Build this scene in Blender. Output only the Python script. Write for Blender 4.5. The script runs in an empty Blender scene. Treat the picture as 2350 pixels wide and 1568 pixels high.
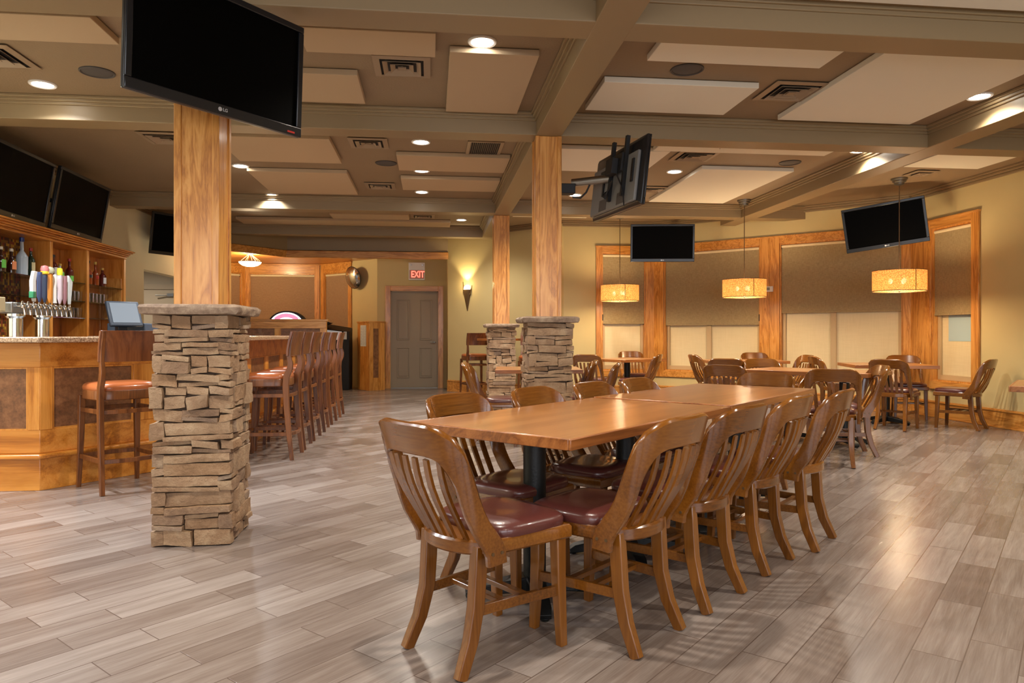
import bpy, bmesh, math, random
from mathutils import Vector, Matrix, noise
PI = math.pi
C = bpy.context.scene.collection
SC = bpy.context.scene
H_CAM = 1.14
YAW = math.atan2(.113, .994)
ZC = 3.155      # ceiling
ZB = 2.955      # underside of the beams

# ------------------------------------------------------------------ materials
def newmat(name):
    m = bpy.data.materials.new(name); m.use_nodes = True
    nt = m.node_tree
    return m, nt, nt.nodes['Principled BSDF']
def N(nt, t, **kw):
    n = nt.nodes.new(t)
    for k, v in kw.items():
        if k in n.inputs: n.inputs[k].default_value = v
        else: setattr(n, k, v)
    return n
def L(nt, a, b): nt.links.new(a, b)
def rgb(r, g, b):
    f = lambda c: (c/255/12.92) if c/255 <= .04045 else ((c/255+.055)/1.055)**2.4
    return (f(r), f(g), f(b), 1)
def coords(nt, scale=(1, 1, 1), rot=(0, 0, 0), rand=True):
    tc = N(nt, 'ShaderNodeTexCoord'); mp = N(nt, 'ShaderNodeMapping')
    mp.inputs['Scale'].default_value = scale; mp.inputs['Rotation'].default_value = rot
    L(nt, tc.outputs['Object'], mp.inputs['Vector'])
    if rand:
        oi = N(nt, 'ShaderNodeObjectInfo'); mu = N(nt, 'ShaderNodeMath', operation='MULTIPLY'); mu.inputs[1].default_value = 37.
        L(nt, oi.outputs['Random'], mu.inputs[0]); L(nt, mu.outputs[0], mp.inputs['Location'])
    return mp
def ramp(nt, stops):
    r = N(nt, 'ShaderNodeValToRGB')
    el = r.color_ramp.elements
    el[0].position, el[0].color = stops[0]; el[1].position, el[1].color = stops[-1]
    for p, c in stops[1:-1]:
        e = el.new(p); e.color = c
    return r
def plain(name, col, rough=.5, metal=0., spec=.5, bump=0., bscale=60., coat=0., var=0.):
    m, nt, b = newmat(name)
    b.inputs['Base Color'].default_value = col; b.inputs['Roughness'].default_value = rough
    b.inputs['Metallic'].default_value = metal; b.inputs['Specular IOR Level'].default_value = spec
    b.inputs['Coat Weight'].default_value = coat
    mp = coords(nt, (1, 1, 1))
    if var:
        n2 = N(nt, 'ShaderNodeTexNoise', Scale=3.5, Detail=3.)
        L(nt, mp.outputs[0], n2.inputs['Vector'])
        r = ramp(nt, [(.3, tuple(c*(1-var) for c in col[:3])+(1,)), (.7, tuple(min(1, c*(1+var)) for c in col[:3])+(1,))])
        L(nt, n2.outputs['Fac'], r.inputs[0]); L(nt, r.outputs[0], b.inputs['Base Color'])
    if bump:
        n = N(nt, 'ShaderNodeTexNoise', Scale=bscale, Detail=3.)
        L(nt, mp.outputs[0], n.inputs['Vector'])
        bp = N(nt, 'ShaderNodeBump', Strength=bump, Distance=.01)
        L(nt, n.outputs['Fac'], bp.inputs['Height']); L(nt, bp.outputs[0], b.inputs['Normal'])
    return m
def wood(name, dark, mid, light, axis=2, freq=9., rough=.32, coat=.3, dist=5., spec=.5, rings=9., fine=.45):
    m, nt, b = newmat(name)
    s = [1., 1., 1.]; s[axis] = .10
    mp = coords(nt, tuple(s))
    w = N(nt, 'ShaderNodeTexNoise', Scale=freq, Detail=5., Roughness=.6, Distortion=dist*.25)
    L(nt, mp.outputs[0], w.inputs['Vector'])
    s2 = [1., 1., 1.]; s2[axis] = .02
    mp2 = coords(nt, tuple(s2))
    f = N(nt, 'ShaderNodeTexNoise', Scale=110., Detail=3.)
    L(nt, mp2.outputs[0], f.inputs['Vector'])
    # grain bands: sharpen the slow noise into rings
    mu = N(nt, 'ShaderNodeMath', operation='MULTIPLY'); mu.inputs[1].default_value = rings
    fr = N(nt, 'ShaderNodeMath', operation='PINGPONG'); fr.inputs[1].default_value = 1.
    L(nt, w.outputs['Fac'], mu.inputs[0]); L(nt, mu.outputs[0], fr.inputs[0])
    mix = N(nt, 'ShaderNodeMix', data_type='FLOAT'); mix.inputs['Factor'].default_value = fine
    L(nt, fr.outputs[0], mix.inputs['A']); L(nt, f.outputs['Fac'], mix.inputs['B'])
    r = ramp(nt, [(.12, dark), (.42, mid), (.8, light)])
    L(nt, mix.outputs['Result'], r.inputs[0]); L(nt, r.outputs[0], b.inputs['Base Color'])
    b.inputs['Roughness'].default_value = rough; b.inputs['Coat Weight'].default_value = coat; b.inputs['Coat Roughness'].default_value = .15
    b.inputs['Specular IOR Level'].default_value = spec
    bp = N(nt, 'ShaderNodeBump', Strength=.08, Distance=.003)
    L(nt, f.outputs['Fac'], bp.inputs['Height']); L(nt, bp.outputs[0], b.inputs['Normal'])
    return m
def emis(name, col, s, base=(.8, .8, .8, 1)):
    m, nt, b = newmat(name)
    b.inputs['Base Color'].default_value = base
    b.inputs['Emission Color'].default_value = col; b.inputs['Emission Strength'].default_value = s
    return m
def glassy(name, col, rough=.05, trans=1., ior=1.45):
    m, nt, b = newmat(name)
    b.inputs['Base Color'].default_value = col; b.inputs['Roughness'].default_value = rough
    b.inputs['Transmission Weight'].default_value = trans; b.inputs['IOR'].default_value = ior
    return m

M = {}
OAK = (rgb(160, 98, 38), rgb(200, 136, 60), rgb(220, 160, 84))
M['oak_z'] = wood('oak_upright', *OAK, axis=2)
M['oak_x'] = wood('oak_along_x', *OAK, axis=0)
M['oak_y'] = wood('oak_along_y', *OAK, axis=1)
BAR = (rgb(150, 84, 22), rgb(196, 124, 44), rgb(216, 148, 66))
M['bar_z'] = wood('bar_oak_upright', *BAR, axis=2, rings=6., dist=2.5)
M['bar_x'] = wood('bar_oak_level', *BAR, axis=0, rings=5., dist=1.5, freq=6.)
M['bar_y'] = wood('bar_oak_deep', *BAR, axis=1)
CH = (rgb(72, 38, 8), rgb(108, 62, 15), rgb(134, 82, 26))
M['chair_z'] = wood('chair_maple', *CH, axis=2, freq=3.5, rough=.26, coat=.5, rings=3., fine=.6, dist=1.5)
M['chair_x'] = wood('chair_maple_crest', *CH, axis=0, freq=3., rough=.22, coat=.6, rings=3., fine=.6, dist=1.5)
ST = (rgb(74, 38, 14), rgb(104, 58, 24), rgb(126, 74, 34))
M['stool_z'] = wood('stool_walnut', *ST, axis=2, freq=6., rough=.34, coat=.15)
M['stool_back'] = wood('stool_back_veneer', rgb(78, 38, 16), rgb(106, 56, 26), rgb(128, 74, 38), axis=2, freq=5., rough=.3, coat=.4)
TB = (rgb(138, 88, 46), rgb(168, 114, 64), rgb(186, 132, 80))
M['table'] = wood('table_top_wood', *TB, axis=0, freq=3., rough=.28, coat=.4, rings=4., fine=.55, dist=2.)
M['table_edge'] = wood('table_edge_wood', rgb(112, 62, 26), rgb(146, 86, 38), rgb(170, 106, 52), axis=0, freq=5., rough=.35, coat=.3)
M['vinyl'] = plain('burgundy_vinyl', rgb(86, 43, 38), .3, bump=.05, bscale=120, coat=.35)
M['stool_vinyl'] = plain('tan_vinyl', rgb(172, 96, 52), .28, bump=.04, bscale=120, coat=.4)
M['iron'] = plain('black_cast_iron', rgb(22, 24, 24), .42, .3, bump=.1, bscale=90)
M['black'] = plain('black_plastic', rgb(20, 22, 26), .3, coat=.1)
M['black_matte'] = plain('black_matte_plastic', rgb(16, 17, 19), .6)
M['screen'] = plain('tv_screen_glass', rgb(1, 1, 1), .5, spec=.05)
M['tv_back'] = plain('grey_tv_back', rgb(116, 118, 118), .45)
M['steel'] = plain('brushed_steel', rgb(150, 148, 142), .35, 1.)
M['chrome'] = plain('chrome', rgb(220, 224, 228), .08, 1.)
M['white'] = plain('white_plastic', rgb(232, 232, 228), .4)
M['silver'] = plain('silver_paint', rgb(205, 208, 212), .4, .5)
M['red'] = plain('red_plastic', rgb(190, 40, 30), .4)
M['wall'] = plain('olive_cream_paint', rgb(204, 186, 134), .75, bump=.04, bscale=180, var=.015)
M['wall_left'] = plain('pale_cream_paint', rgb(226, 222, 190), .75, bump=.04, bscale=180, var=.015)
M['ceiling'] = plain('taupe_ceiling_paint', rgb(140, 120, 94), .6, bump=.25, bscale=70, var=.02)
M['beam'] = plain('olive_taupe_beam_paint', rgb(142, 122, 90), .45, bump=.02, bscale=40)
M['panel_pale'] = plain('pale_acoustic_fabric', rgb(232, 228, 212), .85, bump=.08, bscale=300)  # same fabric as the beige panels, brighter light painted into its colour
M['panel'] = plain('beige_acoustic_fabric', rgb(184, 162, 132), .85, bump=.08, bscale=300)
M['vent'] = plain('painted_vent_metal', rgb(150, 130, 106), .45)
M['vent_dark'] = plain('vent_throat', rgb(34, 28, 22), .8)
M['speaker'] = plain('dark_grey_speaker_mesh', rgb(74, 70, 68), .6, bump=.3, bscale=500)
M['granite'] = None
M['grey_door'] = plain('grey_taupe_door_paint', rgb(165, 150, 128), .5)
M['grey_dark'] = plain('charcoal_plastic', rgb(58, 66, 76), .4)
M['paper'] = plain('paper', rgb(216, 222, 220), .7)
M['lens'] = emis('downlight_lens', (1, .93, .82, 1), 28.)
M['chain'] = plain('chain_cream', rgb(224, 214, 180), .5)
M['film'] = None

def m_floor():
    m, nt, b = newmat('wood_look_tile_floor')
    tc = N(nt, 'ShaderNodeTexCoord'); mp = N(nt, 'ShaderNodeMapping'); mp.inputs['Rotation'].default_value = (0, 0, -PI/4)
    L(nt, tc.outputs['Object'], mp.inputs['Vector'])
    br = N(nt, 'ShaderNodeTexBrick', offset=.37, offset_frequency=2, squash=1.)
    br.inputs['Scale'].default_value = 1.; br.inputs['Brick Width'].default_value = .63; br.inputs['Row Height'].default_value = .158
    br.inputs['Mortar Size'].default_value = .0022; br.inputs['Mortar Smooth'].default_value = .2
    br.inputs['Color1'].default_value = (0, 0, 0, 1); br.inputs['Color2'].default_value = (1, 1, 1, 1); br.inputs['Mortar'].default_value = (.5, .5, .5, 1)
    L(nt, mp.outputs[0], br.inputs['Vector'])
    # grain runs along the plank; shift it plank by plank
    mg = N(nt, 'ShaderNodeMapping'); mg.inputs['Scale'].default_value = (.9, 11., 1)
    L(nt, mp.outputs[0], mg.inputs['Vector'])
    sh = N(nt, 'ShaderNodeVectorMath', operation='MULTIPLY_ADD'); sh.inputs[1].default_value = (9, 9, 9)
    L(nt, br.outputs['Color'], sh.inputs[0]); L(nt, mg.outputs[0], sh.inputs[2])
    n1 = N(nt, 'ShaderNodeTexNoise', Scale=2.2, Detail=6., Roughness=.62, Distortion=.4); L(nt, sh.outputs[0], n1.inputs['Vector'])
    mg2 = N(nt, 'ShaderNodeMapping'); mg2.inputs['Scale'].default_value = (2., 60., 1); L(nt, mp.outputs[0], mg2.inputs['Vector'])
    n2 = N(nt, 'ShaderNodeTexNoise', Scale=3., Detail=3.); L(nt, mg2.outputs[0], n2.inputs['Vector'])
    a = N(nt, 'ShaderNodeMix', data_type='FLOAT'); a.inputs['Factor'].default_value = .33
    L(nt, n1.outputs['Fac'], a.inputs['A']); L(nt, br.outputs['Color'], a.inputs['B'])
    a2 = N(nt, 'ShaderNodeMix', data_type='FLOAT'); a2.inputs['Factor'].default_value = .22
    L(nt, a.outputs['Result'], a2.inputs['A']); L(nt, n2.outputs['Fac'], a2.inputs['B'])
    r = ramp(nt, [(.2, rgb(88, 74, 67)), (.45, rgb(120, 107, 99)), (.62, rgb(140, 129, 122)), (.82, rgb(162, 152, 144))])
    L(nt, a2.outputs['Result'], r.inputs[0])
    mc = N(nt, 'ShaderNodeMix', data_type='RGBA'); L(nt, br.outputs['Fac'], mc.inputs['Factor'])
    L(nt, r.outputs[0], mc.inputs['A']); mc.inputs['B'].default_value = rgb(92, 78, 70)
    L(nt, mc.outputs['Result'], b.inputs['Base Color'])
    rr = N(nt, 'ShaderNodeMapRange'); rr.inputs['To Min'].default_value = .2; rr.inputs['To Max'].default_value = .3
    L(nt, n1.outputs['Fac'], rr.inputs['Value']); L(nt, rr.outputs[0], b.inputs['Roughness'])
    inv = N(nt, 'ShaderNodeMath', operation='SUBTRACT'); inv.inputs[0].default_value = 1.; L(nt, br.outputs['Fac'], inv.inputs[1])
    sm = N(nt, 'ShaderNodeMath', operation='MULTIPLY_ADD'); L(nt, n2.outputs['Fac'], sm.inputs[0]); sm.inputs[1].default_value = .12; L(nt, inv.outputs[0], sm.inputs[2])
    bp = N(nt, 'ShaderNodeBump', Strength=.35, Distance=.003); L(nt, sm.outputs[0], bp.inputs['Height']); L(nt, bp.outputs[0], b.inputs['Normal'])
    return m
M['floor'] = m_floor()
def m_stone():
    m, nt, b = newmat('ledge_stone')
    g = N(nt, 'ShaderNodeNewGeometry'); mp = coords(nt)
    n1 = N(nt, 'ShaderNodeTexNoise', Scale=9., Detail=6., Roughness=.65); L(nt, mp.outputs[0], n1.inputs['Vector'])
    n2 = N(nt, 'ShaderNodeTexNoise', Scale=45., Detail=5., Roughness=.7); L(nt, mp.outputs[0], n2.inputs['Vector'])
    r1 = ramp(nt, [(0., rgb(122, 102, 88)), (.2, rgb(150, 120, 92)), (.4, rgb(178, 152, 122)), (.6, rgb(134, 106, 82)), (.8, rgb(160, 126, 92)), (1., rgb(128, 114, 104))])
    L(nt, g.outputs['Random Per Island'], r1.inputs[0])
    r2 = ramp(nt, [(.3, rgb(98, 68, 42)), (.5, rgb(152, 120, 88)), (.7, rgb(198, 174, 140))])
    L(nt, n1.outputs['Fac'], r2.inputs[0])
    mx = N(nt, 'ShaderNodeMix', data_type='RGBA'); mx.inputs['Factor'].default_value = .42
    L(nt, r1.outputs[0], mx.inputs['A']); L(nt, r2.outputs[0], mx.inputs['B']); L(nt, mx.outputs['Result'], b.inputs['Base Color'])
    b.inputs['Roughness'].default_value = .78
    ad = N(nt, 'ShaderNodeMath', operation='MULTIPLY_ADD'); L(nt, n2.outputs['Fac'], ad.inputs[0]); ad.inputs[1].default_value = .5; L(nt, n1.outputs['Fac'], ad.inputs[2])
    bp = N(nt, 'ShaderNodeBump', Strength=.9, Distance=.018); L(nt, ad.outputs[0], bp.inputs['Height']); L(nt, bp.outputs[0], b.inputs['Normal'])
    return m
M['stone'] = m_stone()
M['stone_gap'] = plain('stone_shadow_mortar', rgb(96, 76, 60), .9)  # brown mortar core showing in the joints
def speck(name, stops, scale, rough=.25, coat=.2, bump=0.):
    m, nt, b = newmat(name); mp = coords(nt)
    n = N(nt, 'ShaderNodeTexNoise', Scale=scale, Detail=8., Roughness=.75); L(nt, mp.outputs[0], n.inputs['Vector'])
    r = ramp(nt, stops); L(nt, n.outputs['Fac'], r.inputs[0]); L(nt, r.outputs[0], b.inputs['Base Color'])
    b.inputs['Roughness'].default_value = rough; b.inputs['Coat Weight'].default_value = coat
    if bump:
        bp = N(nt, 'ShaderNodeBump', Strength=bump, Distance=.004); L(nt, n.outputs['Fac'], bp.inputs['Height']); L(nt, bp.outputs[0], b.inputs['Normal'])
    return m
M['granite'] = speck('speckled_granite', [(.38, rgb(92, 70, 54)), (.5, rgb(168, 138, 108)), (.6, rgb(206, 184, 154))], 90.)
M['rust'] = speck('rust_brown_laminate', [(.35, rgb(92, 58, 34)), (.5, rgb(124, 80, 48)), (.65, rgb(144, 98, 62))], 14., .45)
M['cap'] = speck('grey_brown_cap_stone', [(.3, rgb(104, 84, 70)), (.5, rgb(146, 124, 104)), (.7, rgb(186, 166, 140))], 12., .75, 0, .8)
def m_mosaic():
    m, nt, b = newmat('amber_mosaic_tile')
    mp = coords(nt, (1, 1, 1), (0, PI/2, 0), False)
    mp.inputs['Rotation'].default_value = (PI/2, 0, PI/2)
    v = N(nt, 'ShaderNodeTexVoronoi', Scale=34., distance='CHEBYCHEV'); v.inputs['Randomness'].default_value = .15
    tc = N(nt, 'ShaderNodeTexCoord'); L(nt, tc.outputs['Object'], v.inputs['Vector'])
    sx = N(nt, 'ShaderNodeSeparateColor'); L(nt, v.outputs['Color'], sx.inputs[0])
    r = ramp(nt, [(0., rgb(84, 54, 34)), (.3, rgb(140, 104, 40)), (.55, rgb(196, 158, 56)), (.75, rgb(140, 70, 40)), (1., rgb(214, 184, 104))])
    r.color_ramp.interpolation = 'CONSTANT'
    L(nt, sx.outputs[0], r.inputs[0]); L(nt, r.outputs[0], b.inputs['Base Color']); b.inputs['Roughness'].default_value = .2
    return m
M['mosaic'] = m_mosaic()
def m_weave(name, c1, c2, sc=260., rough=.85, sheen=0.):
    m, nt, b = newmat(name); 
    mp = coords(nt, (1, 1, .08), rand=False); n1 = N(nt, 'ShaderNodeTexNoise', Scale=sc, Detail=2.); L(nt, mp.outputs[0], n1.inputs['Vector'])
    mp2 = coords(nt, (.08, .08, 1), rand=False); n2 = N(nt, 'ShaderNodeTexNoise', Scale=sc, Detail=2.); L(nt, mp2.outputs[0], n2.inputs['Vector'])
    ad = N(nt, 'ShaderNodeMath', operation='ADD'); L(nt, n1.outputs['Fac'], ad.inputs[0]); L(nt, n2.outputs['Fac'], ad.inputs[1])
    hf = N(nt, 'ShaderNodeMath', operation='MULTIPLY'); hf.inputs[1].default_value = .5; L(nt, ad.outputs[0], hf.inputs[0])
    r = ramp(nt, [(.35, c1), (.65, c2)]); L(nt, hf.outputs[0], r.inputs[0]); L(nt, r.outputs[0], b.inputs['Base Color'])
    b.inputs['Roughness'].default_value = rough
    return m
M['shade_cloth'] = m_weave('olive_woven_shade_cloth', rgb(142, 124, 88), rgb(178, 160, 120))
M['shade_brown'] = m_weave('brown_woven_shade_cloth', rgb(142, 114, 84), rgb(166, 138, 106))
M['film'] = m_weave('cream_window_film', rgb(228, 212, 170), rgb(234, 218, 178), 60., .3)
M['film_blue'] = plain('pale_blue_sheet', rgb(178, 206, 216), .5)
def m_drum():
    m, nt, b = newmat('amber_speckled_lamp_shade'); mp = coords(nt)
    v = N(nt, 'ShaderNodeTexVoronoi', Scale=75.); v.feature = 'DISTANCE_TO_EDGE'; L(nt, mp.outputs[0], v.inputs['Vector'])
    r = ramp(nt, [(.05, rgb(170, 104, 40)), (.3, rgb(250, 206, 130))]); L(nt, v.outputs['Distance'], r.inputs[0])
    L(nt, r.outputs[0], b.inputs['Base Color']); L(nt, r.outputs[0], b.inputs['Emission Color'])
    b.inputs['Emission Strength'].default_value = .55; b.inputs['Roughness'].default_value = .6
    # translucent paper so the bulbs inside glow through
    tr = N(nt, 'ShaderNodeBsdfTranslucent'); L(nt, r.outputs[0], tr.inputs['Color'])
    mx = N(nt, 'ShaderNodeMixShader'); mx.inputs[0].default_value = .5
    out = nt.nodes['Material Output']; L(nt, b.outputs[0], mx.inputs[1]); L(nt, tr.outputs[0], mx.inputs[2]); tp = N(nt, 'ShaderNodeBsdfTransparent'); m2 = N(nt, 'ShaderNodeMixShader'); m2.inputs[0].default_value = .10
    L(nt, mx.outputs[0], m2.inputs[1]); L(nt, tp.outputs[0], m2.inputs[2]); L(nt, m2.outputs[0], out.inputs['Surface'])
    return m
M['drum'] = m_drum()
M['bulb'] = emis('warm_bulb', (1, .8, .5, 1), 30.)
M['sconce_glow'] = emis('warm_sconce_glass', (1, .72, .34, 1), 9.)
M['bowl_glow'] = emis('alabaster_bowl_glass', (1, .82, .52, 1), 5.)
M['bronze'] = plain('dark_bronze', rgb(104, 82, 54), .4, .5)
M['exit_red'] = emis('exit_letter_red', (1, .07, .04, 1), 2.4)
M['dome_glow'] = emis('backlit_dome_white', (1, .82, .9, 1), 1.6)
M['dome_pink'] = emis('backlit_dome_pink', (.8, .12, .3, 1), 1.0)
M['glass'] = glassy('clear_glass', (1, 1, 1, 1), .02)
M['shelf_glass'] = glassy('green_tinted_shelf_glass', rgb(150, 176, 160), .05)

# ------------------------------------------------------------------ mesh builder
class MB:
    def __init__(s, mat=None): s.bm = bmesh.new(); s.M = mat or Matrix.Identity(4); s.mi = 0
    def v(s, p): return s.bm.verts.new(s.M @ Vector(p))
    def f(s, vs, mi=None):
        try:
            f = s.bm.faces.new(vs); f.material_index = s.mi if mi is None else mi; return f
        except ValueError: return None
    def box(s, x0, x1, y0, y1, z0, z1):
        P = [s.v((x, y, z)) for z in (z0, z1) for y in (y0, y1) for x in (x0, x1)]
        for q in ((0, 1, 3, 2), (4, 6, 7, 5), (0, 4, 5, 1), (2, 3, 7, 6), (0, 2, 6, 4), (1, 5, 7, 3)): s.f([P[i] for i in q])
        return s
    def loft(s, rings, cap=True, closed=False):
        R = [[s.v(p) for p in r] for r in rings]; n = len(R[0])
        rng = range(len(R)) if closed else range(len(R)-1)
        for i in rng:
            a, b = R[i], R[(i+1) % len(R)]
            for j in range(n): s.f([a[j], a[(j+1) % n], b[(j+1) % n], b[j]])
        if cap and not closed: s.f(R[0][::-1]); s.f(R[-1])
        return s
    def bar(s, pts, w, d, up=(0, 0, 1), ws=None, ds=None):
        """rectangular bar along pts; w across 'side', d along the other axis; chamfered"""
        pts = [Vector(p) for p in pts]; rings = []
        for i, p in enumerate(pts):
            t = (pts[min(i+1, len(pts)-1)]-pts[max(i-1, 0)]).normalized()
            u = Vector(up); a = t.cross(u)
            if a.length < 1e-4: a = t.cross(Vector((0, 1, 0)))
            a.normalize(); b = a.cross(t).normalized()
            W = (ws[i] if ws else w)/2; D = (ds[i] if ds else d)/2; c = min(W, D)*.16
            rings.append([p+a*x+b*y for x, y in ((W-c, -D), (W, -D+c), (W, D-c), (W-c, D), (-W+c, D), (-W, D-c), (-W, -D+c), (-W+c, -D))])
        return s.loft(rings)
    def tube(s, pts, r, n=8, rs=None):
        pts = [Vector(p) for p in pts]; rings = []
        ref = Vector((0, 0, 1))
        for i, p in enumerate(pts):
            t = (pts[min(i+1, len(pts)-1)]-pts[max(i-1, 0)]).normalized()
            a = t.cross(ref)
            if a.length < .05: a = t.cross(Vector((0, 1, 0)))
            a.normalize(); b = a.cross(t).normalized(); R = rs[i] if rs else r
            rings.append([p+(a*math.cos(k*2*PI/n)+b*math.sin(k*2*PI/n))*R for k in range(n)])
        return s.loft(rings)
    def lathe(s, prof, n=20, c=(0, 0, 0), cap=True):
        rings = [[(c[0]+r*math.cos(k*2*PI/n), c[1]+r*math.sin(k*2*PI/n), c[2]+z) for k in range(n)] for r, z in prof]
        return s.loft(rings, cap)
    def prism(s, poly, z0, z1):
        return s.loft([[(x, y, z0) for x, y in poly], [(x, y, z1) for x, y in poly]])
    def build(s, name, mat, parent=None, bevel=0., smooth=False, seg=2, sub=0, loc=None):
        bmesh.ops.recalc_face_normals(s.bm, faces=s.bm.faces[:])
        me = bpy.data.meshes.new(name); s.bm.to_mesh(me); s.bm.free()
        for mm in (mat if isinstance(mat, (list, tuple)) else [mat]): me.materials.append(mm)
        o = bpy.data.objects.new(name, me); C.objects.link(o)
        if parent: o.parent = parent
        if loc: o.location = loc
        if bevel:
            b = o.modifiers.new('b', 'BEVEL'); b.width = bevel; b.segments = seg; b.limit_method = 'ANGLE'; b.angle_limit = math.radians(35)
        if sub:
            q = o.modifiers.new('s', 'SUBSURF'); q.levels = q.render_levels = sub
        if smooth or bevel:
            for p in me.polygons: p.use_smooth = True
            try: me.set_sharp_from_angle(angle=math.radians(38))
            except Exception: pass
        return o
def thing(name, label, cat, loc=(0, 0, 0), rz=0., group=None, kind=None):
    o = bpy.data.objects.new(name, None); C.objects.link(o); o.empty_display_size = .1
    o.location = loc; o.rotation_euler = (0, 0, rz)
    return tag(o, label, cat, group, kind)
def tag(o, label=None, cat=None, group=None, kind=None):
    if label: o['label'] = label
    if cat: o['category'] = cat
    if group: o['group'] = group
    if kind: o['kind'] = kind
    return o
def struct(o): o['kind'] = 'structure'; return o
def copy_tree(o, parent=None):
    c = o.copy(); C.objects.link(c); c.parent = parent
    for ch in o.children: copy_tree(ch, c)
    return c
def dup(root, label, loc, rz, group=None):
    c = copy_tree(root); c.location = loc; c.rotation_euler = (0, 0, rz); c['label'] = label
    if group: c['group'] = group
    elif 'group' in c: del c['group']
    return c
def text(s, size, mat, name, parent, mtx, ext=.002, bold=0.):
    cu = bpy.data.curves.new(name, 'FONT'); cu.body = s; cu.size = size; cu.extrude = ext; cu.align_x = 'CENTER'; cu.align_y = 'CENTER'; cu.offset = bold
    o = bpy.data.objects.new(name+'_tmp', cu); C.objects.link(o)
    bpy.context.view_layer.update()
    me = bpy.data.meshes.new_from_object(o.evaluated_get(bpy.context.evaluated_depsgraph_get()))
    bpy.data.objects.remove(o)
    me.materials.clear(); me.materials.append(mat); me.transform(mtx)
    q = bpy.data.objects.new(name, me); C.objects.link(q); q.parent = parent
    return q
def lamp(name, kind, loc, energy, color, size=.05, rot=None, spot=None, blend=.5, parent=None):
    l = bpy.data.lights.new(name, kind); l.energy = energy; l.color = color
    if kind == 'SPOT': l.spot_size = spot; l.spot_blend = blend
    if kind in ('SPOT', 'POINT'): l.shadow_soft_size = size
    if kind == 'AREA': l.shape = 'RECTANGLE'; l.size, l.size_y = size
    o = bpy.data.objects.new(name, l); C.objects.link(o); o.location = loc
    if rot: o.rotation_euler = rot
    if parent: o.parent = parent
    return o
def wallframe(p0, p1):
    t = Vector((p1[0]-p0[0], p1[1]-p0[1], 0)); ln = t.length; t.normalize(); n = Vector((t.y, -t.x, 0))
    return Matrix(((t.x, n.x, 0, p0[0]), (t.y, n.y, 0, p0[1]), (0, 0, 1, 0), (0, 0, 0, 1))), ln

# ------------------------------------------------------------------ room shell
DL0, DL1 = (.337, 14.363), (2.25, 12.45)          # diagonal wall with the sconce
S10, S11 = (2.25, 12.45), (3.99, 12.45)           # back wall, first window
DR0, DR1 = (3.99, 12.45), (6.90, 9.56)            # diagonal wall with two windows
RW0, RW1 = (6.90, 9.56), (6.90, -3.0)             # right wall
BACK = -3.0
mb = MB(); mb.box(-7.2, 7.2, BACK-.2, 17.4, -.1, 0); struct(mb.build('floor', M['floor']))
mb = MB(); mb.box(-7.2, 7.2, BACK-.2, 14.6, ZC, ZC+.1); struct(mb.build('ceiling', M['ceiling']))

def wall(name, p0, p1, mat, z0=0, z1=ZC, holes=(), th=.15, e0=.06, e1=.06):
    fm, ln = wallframe(p0, p1); mb = MB(fm)
    s = -e0
    for a, b, h0, h1 in sorted(holes):
        mb.box(s, a, -th, 0, z0, z1)
        if h0 > z0: mb.box(a, b, -th, 0, z0, h0)
        if h1 < z1: mb.box(a, b, -th, 0, h1, z1)
        s = b
    mb.box(s, ln+e1, -th, 0, z0, z1)
    return struct(mb.build(name, mat))
def sdist(p0, p): return math.hypot(p[0]-p0[0], p[1]-p0[1])
W1 = (.78, 1.58, .50, 2.60)
W2 = (sdist(DR0, (4.14, 12.32)), sdist(DR0, (5.351, 11.109)), .50, 2.60)
W3 = (sdist(DR0, (5.574, 10.886)), sdist(DR0, (6.816, 9.644)), .50, 2.60)
W4 = (9.56-9.15, 9.56-8.40, .50, 2.60)
wall('wall_back_left', DL0, DL1, M['wall'], e0=0)
wall('wall_back', S10, S11, M['wall'], holes=[W1])
wall('wall_back_right', DR0, DR1, M['wall'], holes=[W2, W3])
wall('wall_right', RW0, RW1, M['wall'], holes=[W4])
wall('wall_left', (-4.5, BACK), (-4.5, 17.2), M['wall_left'], holes=[(11.81-BACK, 13.9-BACK, 0, 2.17)])
# rear wall behind the camera, three tall openings added for fill daylight
wall('wall_rear', (6.9, BACK), (-4.5, BACK), M['wall'], holes=[(.7, 3.7, .4, 2.8), (4.2, 7.2, .4, 2.8), (7.7, 10.7, .4, 2.8)])

# alcove with the exit door
AZ = 2.74
wall('wall_alcove_door', (-1.13, 15.25), (.337, 15.25), M['wall'], z1=AZ, holes=[(.28, 1.28, 0, 2.06)], e0=0)
wall('wall_alcove_side', (.337, 15.4), (.337, 14.36), M['wall'], z1=AZ, th=.12, e1=0)
wall('wall_alcove_diagonal', (-2.51, 16.63), (-1.13, 15.25), M['wall'], z1=AZ, holes=[(.16, 1.02, .45, 2.52)], e1=0)
wall('wall_alcove_back', (-4.17, 16.63), (-2.51, 16.63), M['wall'], z1=AZ, holes=[(.1, 1.55, .45, 2.52)])
wall('wall_alcove_left', (-5.6, 15.2), (-4.17, 16.63), M['wall'], z1=AZ, holes=[(1.1, 1.93, .45, 2.52)])
wall('wall_hall_end', (-7.0, 11.0), (-7.0, 17.2), M['grey_door'])
wall('wall_hall_far', (-7.0, 14.6), (-4.6, 14.6), M['grey_door'])
mb = MB(); mb.prism([(.337, 14.36), (-2.8, 14.36), (-4.5, 12.3), (-4.5, 17.2), (.5, 17.2)], AZ, AZ+.06)
struct(mb.build('ceiling_alcove', wood('alcove_ceiling_oak', rgb(166, 96, 38), rgb(196, 124, 58), rgb(214, 146, 80), axis=0)))
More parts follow.
